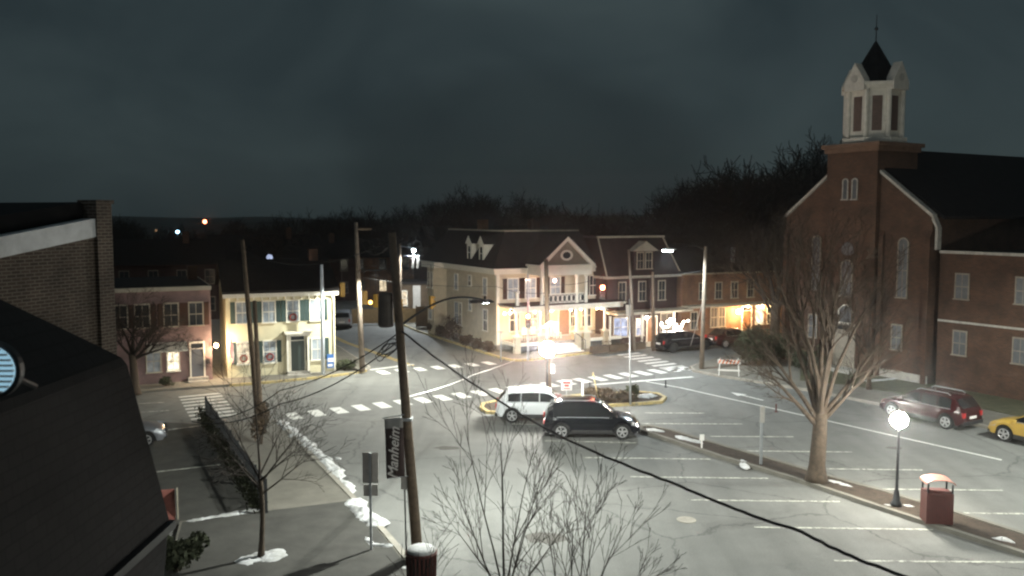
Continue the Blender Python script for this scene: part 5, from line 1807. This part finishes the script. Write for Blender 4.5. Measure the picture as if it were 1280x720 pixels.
spts = [b4 + Vector((-.2, 0, 6.9))] + [Vector((P(px, 370, 62 + k).x, 62 + k, 6.6)) for k, px in enumerate((428, 456, 470, 500, 539))][1:] + [Vector((P(560, 370, 70).x, 70, 6.0))]
spw.tube(spts, .015, 4).tube([b4 + Vector((-.2, 0, 6.9)), Vector((P(428, 370, 62).x, 62, 6.6))], .015, 4)
spw.build('wire', 'cable', t)
# amber glow lamps beneath those signals
for px, py_, lab in [(463, 378, 'small amber lamp glowing between the yellow signals'), (499, 379, 'amber lamp glowing just right of the near pole')]:
    q = P(px, py_, 61)
    t = thing('amber_light', lab, 'lamp', (q.x, 61, 0))
    MB().ball((0, 0, q.z), .14, 10, 7).build('bulb', 'amber', t)
    MB().tube([(0, 0, q.z), (0, 0, 6.6)], .012, 4).build('stem', 'cable', t)

# slim pale pole and dark pole before the mansard house
b8 = G(788, 506, .12)
t, d8 = pole('sign_post', 'very slim pale post rising from the yellow kerbed island', b8, P(787, 374, b8.y), .05, .035, 'galv', 'post')
MB().box(-.3, -.02, -.03, -.01, d8.z - .9, d8.z - .3).build('panel', 'sign_back', t)
b9 = G(793, 439, .12)
t, d9 = pole('light_pole', 'tall pale pole standing before the dark mansard house', b9, P(786, 312, b9.y), .13, .09, 'pole_pale', 'pole')
bA = G(817, 438, .12)
t, dA = pole('utility_pole', 'dim brown pole right of the dormer of the dark house', bA, P(816, 340, bA.y), .14, .11, 'pole_wood', 'utility pole')
bB = G(626, 452, .12)
t, dB = pole('sign_post', 'slim grey post at the hotel corner kerb', bB, P(626, 414, bB.y), .05, .05, 'galv', 'post')
MB().box(-.2, .2, -.03, -.01, dB.z - .1, dB.z + .02).build('cap', 'sign_back', t)

# globe lamps
ggrp = 'black globe lamps along the parking medians'
def globe_lamp(label, loc, rad=.28, glow='lamp_white'):
    t = thing('globe_lamp', label, 'street lamp', loc, 0, ggrp)
    MB().lathe([(.19, 0), (.19, .1), (.12, .2), (.09, .5), (.055, .6), (.045, 1.5), (.04, 2.6), (.08, 2.7), (.11, 2.78), (.05, 2.8)], (0, 0, 0), 14).build('post', 'dark_metal', t, smooth=True)
    MB().ball((0, 0, 2.79 + rad), rad, 20, 14).build('globe', glow, t, smooth=True)
    return t
g0 = G(1120, 632, .11)
gl = globe_lamp('glaring globe lamp on the median before the maroon car', g0)
g1 = G(684, 511, .11)
globe_lamp('most intensely glaring globe lamp, behind the parked cars before the hotel steps', g1, .4, emit('strong_glow', (1.0, .97, .88), 85))
# unseen globe lamps: the nearer implied by a shadow, the farther added for light
for k, q in enumerate([g0 - V * 14, g0 - V * 26]):
    dup(gl, q, 0, ('globe lamp just beyond the right picture edge, nearest the bin', 'globe lamp added far out of the picture for its light')[k])
# cobra lamps added outside the frame to brighten church and near lot
def cobra(label, base, height, reach, rz, energy, color=(.95, 1, .93)):
    t = thing('street_lamp', label, 'street lamp', base, rz)
    MB().tube([(0, 0, 0), (0, 0, height)], [.14, .09], 10).build('shaft', 'galv', t)
    MB().tube([(0, 0, height - .2), (reach * .5, 0, height + .25), (reach, 0, height + .2)], .035, 6).build('lamp_arm', 'galv', t)
    MB().box(reach - .3, reach + .35, -.14, .14, height + .14, height + .26).build('lamp_head', 'galv', t)
    MB().box(reach - .2, reach + .25, -.1, .1, height + .11, height + .139).build('lamp_lens', 'led_white', t)
    light('street_light', 'SPOT', (reach, 0, height - .0), energy, color, t, .12, 170, None, .25)
    return t
cobra('tall street lamp added beyond the right edge to light the church front', Vector((29.5, 31.5, .12)), 9, 4.5, R(165), 2700)
cobra('tall street lamp added below the camera to light the near lot', Vector((12, 13, 0)), 9, 2.5, R(60), 1000)

# red signs / small posts
t = thing('parking_sign', 'white sign with red lettering on a short post behind the black car', 'sign', G(708, 511, .11))
MB().tube([(0, 0, 0), (0, 0, 1.4)], .025, 6).build('post', 'galv', t)
MB().box(-.28, .28, -.04, -.02, 1.0, 1.55).build('panel', 'sign_white', t)
rdm = MB()
rdm.box(-.2, .2, -.05, -.041, 1.36, 1.46).box(-.12, .12, -.05, -.041, 1.2, 1.3).box(-.18, .18, -.05, -.041, 1.07, 1.12)
rdm.build('lettering', 'sign_red', t)
t = thing('marker_post', 'white upright marker post right of the red and white sign', 'post', G(728, 506, .11))
MB().box(-.05, .05, -.03, .03, 0, 1.35).build('post', 'sign_white', t)
t = thing('marker_post', 'yellow marker post leaning over the island shrubs', 'post', G(749, 504, .11))
MB().tube([(0, 0, 0), (-.35, 0, 1.7)], .03, 6).build('post', 'kerb_yellow', t)
t = thing('marker_post', 'little white marker post near the snow on the median', 'post', G(877, 560, .11))
MB().box(-.03, .03, -.03, .03, 0, .5).build('post', 'sign_white', t)
MB().box(-.1, .1, -.05, -.031, .35, .62).build('panel', 'sign_white', t)
t = thing('sign_post', 'tall grey post with narrow sign left of the big median tree', 'sign', G(951, 580, .11))
MB().box(-.05, .05, -.04, .04, 0, 2.3).build('post', 'galv', t)
MB().box(-.09, .09, -.07, -.041, 1.75, 2.42).build('panel', 'sign_back', t)
for k, (px, py_, lab) in enumerate([(970, 515, 'tiny red delineator on the white lane line'), (832, 484, 'tiny dark delineator near the stop line'), (737, 487, 'tiny dark delineator left of the leaning yellow post')]):
    t = thing('delineator', lab, 'bollard', G(px, py_), 0, 'small delineators on the road')
    MB().lathe([(.1, 0), (.1, .03), (.04, .05), (.04, .42), (.03, .44)], (0, 0, 0), 10).build('tube', 'red_bin' if k == 0 else 'dark_metal', t)

# barricade
t = thing('barricade', 'white folding barricade with orange slanted stripes at the church corner', 'barricade', G(911, 469, .12), R(-14))
for s in (-1, 1):
    for e in (-1, 1):
        MB().tube([(s * .62, e * .3, 0), (s * .56, e * .03, 1.1)], .035, 4).build('leg', 'sign_white', t)
for e, nm in ((-1, 'board'),):
    bd = MB().box(-.72, .72, -.12, -.08, .75, 1.02).build('board', 'sign_white', t)
    stp = MB()
    for k in range(6):
        x = -.68 + k * .23
        stp.prism([(x, .752), (x + .1, .752), (x + .2, 1.018), (x + .1, 1.018)], 'y', -.128, -.121)
    stp.build('stripes', 'orange_stripe', bd)
MB().box(-.68, .68, -.22, -.19, .3, .4).build('board', 'sign_white', t)

# bins
t = thing('litter_bin', 'dark red litter bin with pale curved roof on the median', 'bin', G(1170, 653, .11), R(-8))
bb = MB()
for k in range(14):
    a0 = k / 14
    for sx, sy, ex, ey in ((-.4, -.3, .4, -.3), (.4, -.3, .4, .3), (.4, .3, -.4, .3), (-.4, .3, -.4, -.3)):
        x, y = sx + (ex - sx) * a0, sy + (ey - sy) * a0
        bb.box(x - .022, x + .022, y - .022, y + .022, .05, 1.02)
bb.build('slats', 'red_bin', t)
MB().box(-.36, .36, -.26, .26, .04, .98).build('liner', mat('liner', (.06, .02, .015), .8), t)
MB().box(-.42, .42, -.32, .32, 1.02, 1.08).build('rim', 'red_bin', t)
for sx in (-.38, .38):
    for sy in (-.28, .28):
        MB().box(sx - .025, sx + .025, sy - .025, sy + .025, 1.08, 1.38).build('post', 'dark_metal', t)
cv = MB()
N = 10
for k in range(N):
    a0, a1 = PI * k / N, PI * (k + 1) / N
    cv.prism([(-.46 * math.cos(a0), 1.36 + .16 * math.sin(a0)), (-.46 * math.cos(a1), 1.36 + .16 * math.sin(a1)), (-.46 * math.cos(a1), 1.39 + .16 * math.sin(a1)), (-.46 * math.cos(a0), 1.39 + .16 * math.sin(a0))], 'y', -.36, .36)
cv.build('bin_roof', 'bin_roof', t)
t = thing('litter_bin', 'dark red slatted litter bin with snow on top at the bottom edge', 'bin', G(527, 742, .12), R(8))
bb = MB()
for k in range(22):
    q = 2 * PI * k / 22
    bb.tube([(.36 * math.cos(q), .36 * math.sin(q), .05), (.4 * math.cos(q), .4 * math.sin(q), 1.12)], .035, 4)
bb.build('slats', 'red_bin', t)
MB().lathe([(.33, .05), (.36, 1.08)], (0, 0, 0), 20).build('liner', 'dark_metal', t)
MB().lathe([(.42, 1.12), (.44, 1.16), (.4, 1.2)], (0, 0, 0), 22).build('rim', 'red_bin', t)
MB().lathe([(.4, 1.2), (.36, 1.27), (.2, 1.31), (.02, 1.32)], (0, 0, 0), 18).build('snow_cap', 'snow', t, smooth=True)

# ------------------------------------------------------------------ cables
def cable(name, label, pts, r=.02, sag=0.0, m='cable', cat='cable', wob=0):
    P3 = [Vector(p) for p in pts]
    out = []
    rr = random.Random(len(label))
    for i in range(len(P3) - 1):
        n = 14
        for k in range(n):
            s = k / n
            q = P3[i].lerp(P3[i + 1], s)
            q.z -= sag * 4 * s * (1 - s)
            if wob: q += Vector((rr.uniform(-wob, wob), rr.uniform(-wob, wob), rr.uniform(-wob, wob)))
            out.append(q)
    out.append(P3[-1])
    o = MB().tube(out, r, 6).build(name, m, None, smooth=True)
    return tag(o, label, cat)
ap = b0 + on(412)
cable('overhead_cable', 'thick black cable sagging from the near pole to the bottom right', [ap, P(601, 486, 22.5), P(700, 545, 19.0), P(850, 607, 15.5), P(1000, 664, 13.2), P(1140, 724, 11.5)], .028, .04, wob=.008)
cable('overhead_cable', 'upper of the two black cables running left from the near pole', [b0 + on(415), P(350, 488, 30), P(262, 524, 33)], .018, .25)
cable('overhead_cable', 'lower of the two black cables running left from the near pole', [b0 + on(424), P(350, 505, 29), P(240, 527, 31)], .02, .3)
cable('overhead_cable', 'thin wire crossing the hotel wall to the junction pole', [b4 + Vector((0, 0, 6.2)), P(620, 358, 56), b5 + Vector((0, 0, 5.9))], .014, .2)
cable('overhead_cable', 'thin wire from the junction pole to the hanging red signal', [b5 + Vector((0, 0, 6.4)), Vector((s2.x, 60, HT(345, 60))), b6 + Vector((0, 0, 6.6))], .014, .25)
cable('overhead_cable', 'thin high wire between the near pole top and the tall pale pole', [b0 + nd * .97, b4 + d4 * .96], .012, .9)
cable('overhead_cable', 'thin wire from the near pole to the leaning left pole', [b0 + on(300), b1 + Vector((-.6, 0, 8.6))], .012, .8)
cable('guy_wire', 'pale thin wire slanting low across the crosswalk', [b0 + on(497), P(563, 480.5, 33), P(590, 469, 40), P(640, 452, 58), P(648, 447, 64)], .014, .02, 'pale_cable')
cable('guy_wire', 'slanting guy wire beside the church corner lamp pole', [b6 + d6 * .6, G(862, 436, .1)], .02, .1, 'pale_cable')

# ------------------------------------------------------------------ far houses in the dark
def far_house(label, px, Y, w, d, h, rise, rz, m='maroon_wall', lit=()):
    p = P(px, 300, Y)
    t = thing('far_house', label, 'house', (p.x, Y, -.05), rz)
    MB().box(-w / 2, w / 2, 0, d, 0, h).build('wall', m, t)
    MB().prism([(-.4, h), (d / 2, h + rise), (d + .4, h)], 'x', -w / 2 - .3, w / 2 + .3).build('roof', 'roof_dark', t)
    n = max(2, int(w / 2.6))
    for z in (1.0, 3.7):
        if z + 1.5 > h: continue
        for k in range(n):
            x = -w / 2 + w * (k + .5) / n
            pane = 'lit_warm' if (k, z) in lit else 'glass'
            window(t, xf, x, z, .8, 1.3, pane, 'church_trim')
    MB().box(w * .2, w * .2 + .6, d * .4, d * .4 + .6, h + rise * .5, h + rise + .8).build('chimney', 'red_brick', t)
    return t
far_house('dark gabled house behind the pink row house roof', 190, 84, 13, 9, 5.6, 2.4, R(18))
far_house('dark house behind the yellow house roof', 330, 96, 12, 9, 5.6, 2.6, R(15))
far_house('dark house with one warm window left of the side street', 398, 104, 9, 9, 5.2, 2.2, R(20), lit=((1, 1.0),))
far_house('storefront house with warm lit windows at the end of the side street', 478, 108, 14, 9, 5.2, 2.2, R(10), 'orange_brick', lit=((0, 1.0), (2, 1.0)))
far_house('dark tall house behind the cream hotel', 640, 98, 18, 10, 6.0, 3.2, R(20))
far_house('dark roofed house between hotel and dark mansard house', 742, 90, 7, 9, 5.2, 2.2, R(24))
far_house('dark house behind the brick lantern building', 930, 97, 16, 10, 5.8, 3.2, R(20))

# shop sign and board fence up the side street
t = thing('shop_front', 'small lit white shop front past the near pole', 'building', P(520, 395, 92) * 1.0, R(10))
t.location.z = 0
t.location.x = P(514, 390, 92).x
MB().box(-1.6, 2.2, 0, 4, 0, 3.1).build('wall', 'timber_dark', t)
MB().box(-1.8, 2.4, -.3, 4.2, 3.1, 3.3).build('roof', 'roof_dark', t)
window(t, xf, -.9, .8, .9, 1.5, 'lit_warm', 'trim')
MB().box(.2, 1.0, -.08, -.0, .3, 2.9).build('panel', 'sign_back', t)
t = thing('board_fence', 'brown board fence running left from the hotel back corner', 'fence', G(520, 409, .12), R(12))
MB().box(0, 4.2, 0, .05, .05, 1.9).build('boards', 'timber_dark', t)
for k in range(4):
    MB().box(k * 1.38, k * 1.38 + .1, .05, .15, 0, 2.0).build('post', 'timber_dark', t)
t = thing('board_fence', 'low pale fence up the side street beyond the grey car', 'fence', G(440, 405, .12), R(8))
MB().box(0, 7.5, 0, .05, .05, 1.4).build('boards', 'timber_pale', t)
for k in range(5):
    MB().box(k * 1.85, k * 1.85 + .1, .05, .15, 0, 1.5).build('post', 'timber_dark', t)

# distant lights on their masts
for px, py_, m_, r_, lab in [(256, 277, 'far_red', .42, 'distant orange red beacon on the hill'), (222, 290, 'far_cyan', .4, 'distant bluish lamp on the hill'), (195, 288, 'lit_dim', .3, 'faint distant lamp left of the bluish one'), (608, 284, 'far_cyan', .2, 'tiny bluish lamp above the hotel dormers'), (337, 322, 'lit_cool', .35, 'small pale lamp among the dark roofs')]:
    Y = 190 if py_ < 300 and px < 400 else 92
    q = P(px, py_, Y)
    t = thing('mast_light', lab, 'lamp', (q.x, Y, 0))
    MB().ball((0, 0, q.z), r_, 8, 6).build('bulb', m_, t)
    MB().tube([(0, 0, 0), (0, 0, q.z - r_)], .1, 5).build('mast', 'dark_metal', t)

# ------------------------------------------------------------------ haze volume added to imitate lens glow
hm = bpy.data.materials.new('glow_haze')
hm.use_nodes = True
hn = hm.node_tree
hn.nodes.clear()
ho_ = hn.nodes.new('ShaderNodeOutputMaterial')
hv = hn.nodes.new('ShaderNodeVolumePrincipled')
hv.inputs['Color'].default_value = (.9, .92, .95, 1)
hv.inputs['Density'].default_value = HAZE
hv.inputs['Anisotropy'].default_value = .93
hn.links.new(hv.outputs[0], ho_.inputs['Volume'])
tag(MB().box(-910, 910, -70, 1110, -2, 60).build('haze', hm), 'thin pale haze added to imitate lens glow round the lamps', kind='stuff')

# ------------------------------------------------------------------ world
w = bpy.data.worlds.new('World')
sc.world = w
w.use_nodes = True
nt = w.node_tree
bg = nt.nodes['Background']
tc = nt.nodes.new('ShaderNodeTexCoord')
mp = nt.nodes.new('ShaderNodeMapping')
mp.inputs['Scale'].default_value = (1, 1, 1.7)
nt.links.new(tc.outputs['Generated'], mp.inputs['Vector'])
nz = nt.nodes.new('ShaderNodeTexNoise')
nz.inputs['Scale'].default_value = 3.4
nz.inputs['Detail'].default_value = 7
nz.inputs['Roughness'].default_value = .5
nz.inputs['Distortion'].default_value = .6
nt.links.new(mp.outputs[0], nz.inputs['Vector'])
cr = nt.nodes.new('ShaderNodeValToRGB')
cr.color_ramp.elements[0].position = .3
cr.color_ramp.elements[1].position = .72
cr.color_ramp.elements[0].color = (.0022, .0034, .0038, 1)
cr.color_ramp.elements[1].color = (.0053, .0075, .0078, 1)
nt.links.new(nz.outputs['Fac'], cr.inputs['Fac'])
# dark ellipse painted into the sky colour, imitating a dome reflection
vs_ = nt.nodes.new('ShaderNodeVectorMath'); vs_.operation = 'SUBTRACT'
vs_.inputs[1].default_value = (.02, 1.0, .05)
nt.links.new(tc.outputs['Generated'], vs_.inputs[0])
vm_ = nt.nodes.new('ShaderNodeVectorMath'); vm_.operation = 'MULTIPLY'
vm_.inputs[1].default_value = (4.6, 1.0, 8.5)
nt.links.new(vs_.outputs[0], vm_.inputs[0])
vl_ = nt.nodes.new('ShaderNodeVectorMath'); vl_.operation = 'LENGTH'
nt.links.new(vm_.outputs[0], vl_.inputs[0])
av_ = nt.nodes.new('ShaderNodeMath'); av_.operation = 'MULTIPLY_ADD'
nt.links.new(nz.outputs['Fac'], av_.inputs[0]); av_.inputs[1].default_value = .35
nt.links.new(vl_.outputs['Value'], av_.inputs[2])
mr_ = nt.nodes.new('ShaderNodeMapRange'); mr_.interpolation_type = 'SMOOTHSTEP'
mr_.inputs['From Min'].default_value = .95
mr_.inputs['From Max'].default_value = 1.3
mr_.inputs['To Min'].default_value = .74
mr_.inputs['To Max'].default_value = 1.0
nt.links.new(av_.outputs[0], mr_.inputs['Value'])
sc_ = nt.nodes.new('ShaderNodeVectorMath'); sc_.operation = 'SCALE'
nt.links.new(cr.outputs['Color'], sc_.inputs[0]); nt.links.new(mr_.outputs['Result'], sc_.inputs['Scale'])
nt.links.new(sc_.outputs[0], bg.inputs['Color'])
bg.inputs['Strength'].default_value = 1.0
sky = nt.nodes.new('ShaderNodeTexSky')
sky.sky_type = 'NISHITA'
sky.sun_disc = False
sky.sun_elevation = R(32)
sky.sun_rotation = R(215)
bg2 = nt.nodes.new('ShaderNodeBackground')
bg2.inputs['Strength'].default_value = .0001
nt.links.new(sky.outputs[0], bg2.inputs['Color'])
ad = nt.nodes.new('ShaderNodeAddShader')
nt.links.new(bg.outputs[0], ad.inputs[0])
nt.links.new(bg2.outputs[0], ad.inputs[1])
nt.links.new(ad.outputs[0], nt.nodes['World Output'].inputs['Surface'])
# weak unseen sun lamp added as fill from the left
l = bpy.data.lights.new('weak_fill', 'SUN')
l.energy = .02
l.angle = R(6)
l.color = (.85, .93, 1)
mo = bpy.data.objects.new('weak_fill', l)
col.objects.link(mo)
mo.rotation_euler = Vector((.55, .75, -.55)).to_track_quat('-Z', 'Y').to_euler()

# ------------------------------------------------------------------ camera and render
cd = bpy.data.cameras.new('camera')
cd.sensor_width = 36
cd.lens = 36 * F / 1280
cd.clip_end = 3000
cam = bpy.data.objects.new('camera', cd)
col.objects.link(cam)
cam.location = (0, 0, CH)
cam.rotation_euler = (R(90) - TH, 0, 0)
sc.camera = cam
sc.view_settings.view_transform = 'Standard'
sc.view_settings.look = 'None'
sc.view_settings.exposure = 3.0
sc.view_settings.gamma = 1
sc.cycles.max_bounces = 5
sc.cycles.diffuse_bounces = 3
sc.cycles.glossy_bounces = 2
sc.cycles.use_light_tree = True
sc.cycles.sample_clamp_indirect = 2
sc.cycles.use_denoising = True
sc.cycles.filter_width = 2.3
cd.dof.use_dof = True
cd.dof.focus_distance = 45
cd.dof.aperture_fstop = 1.5
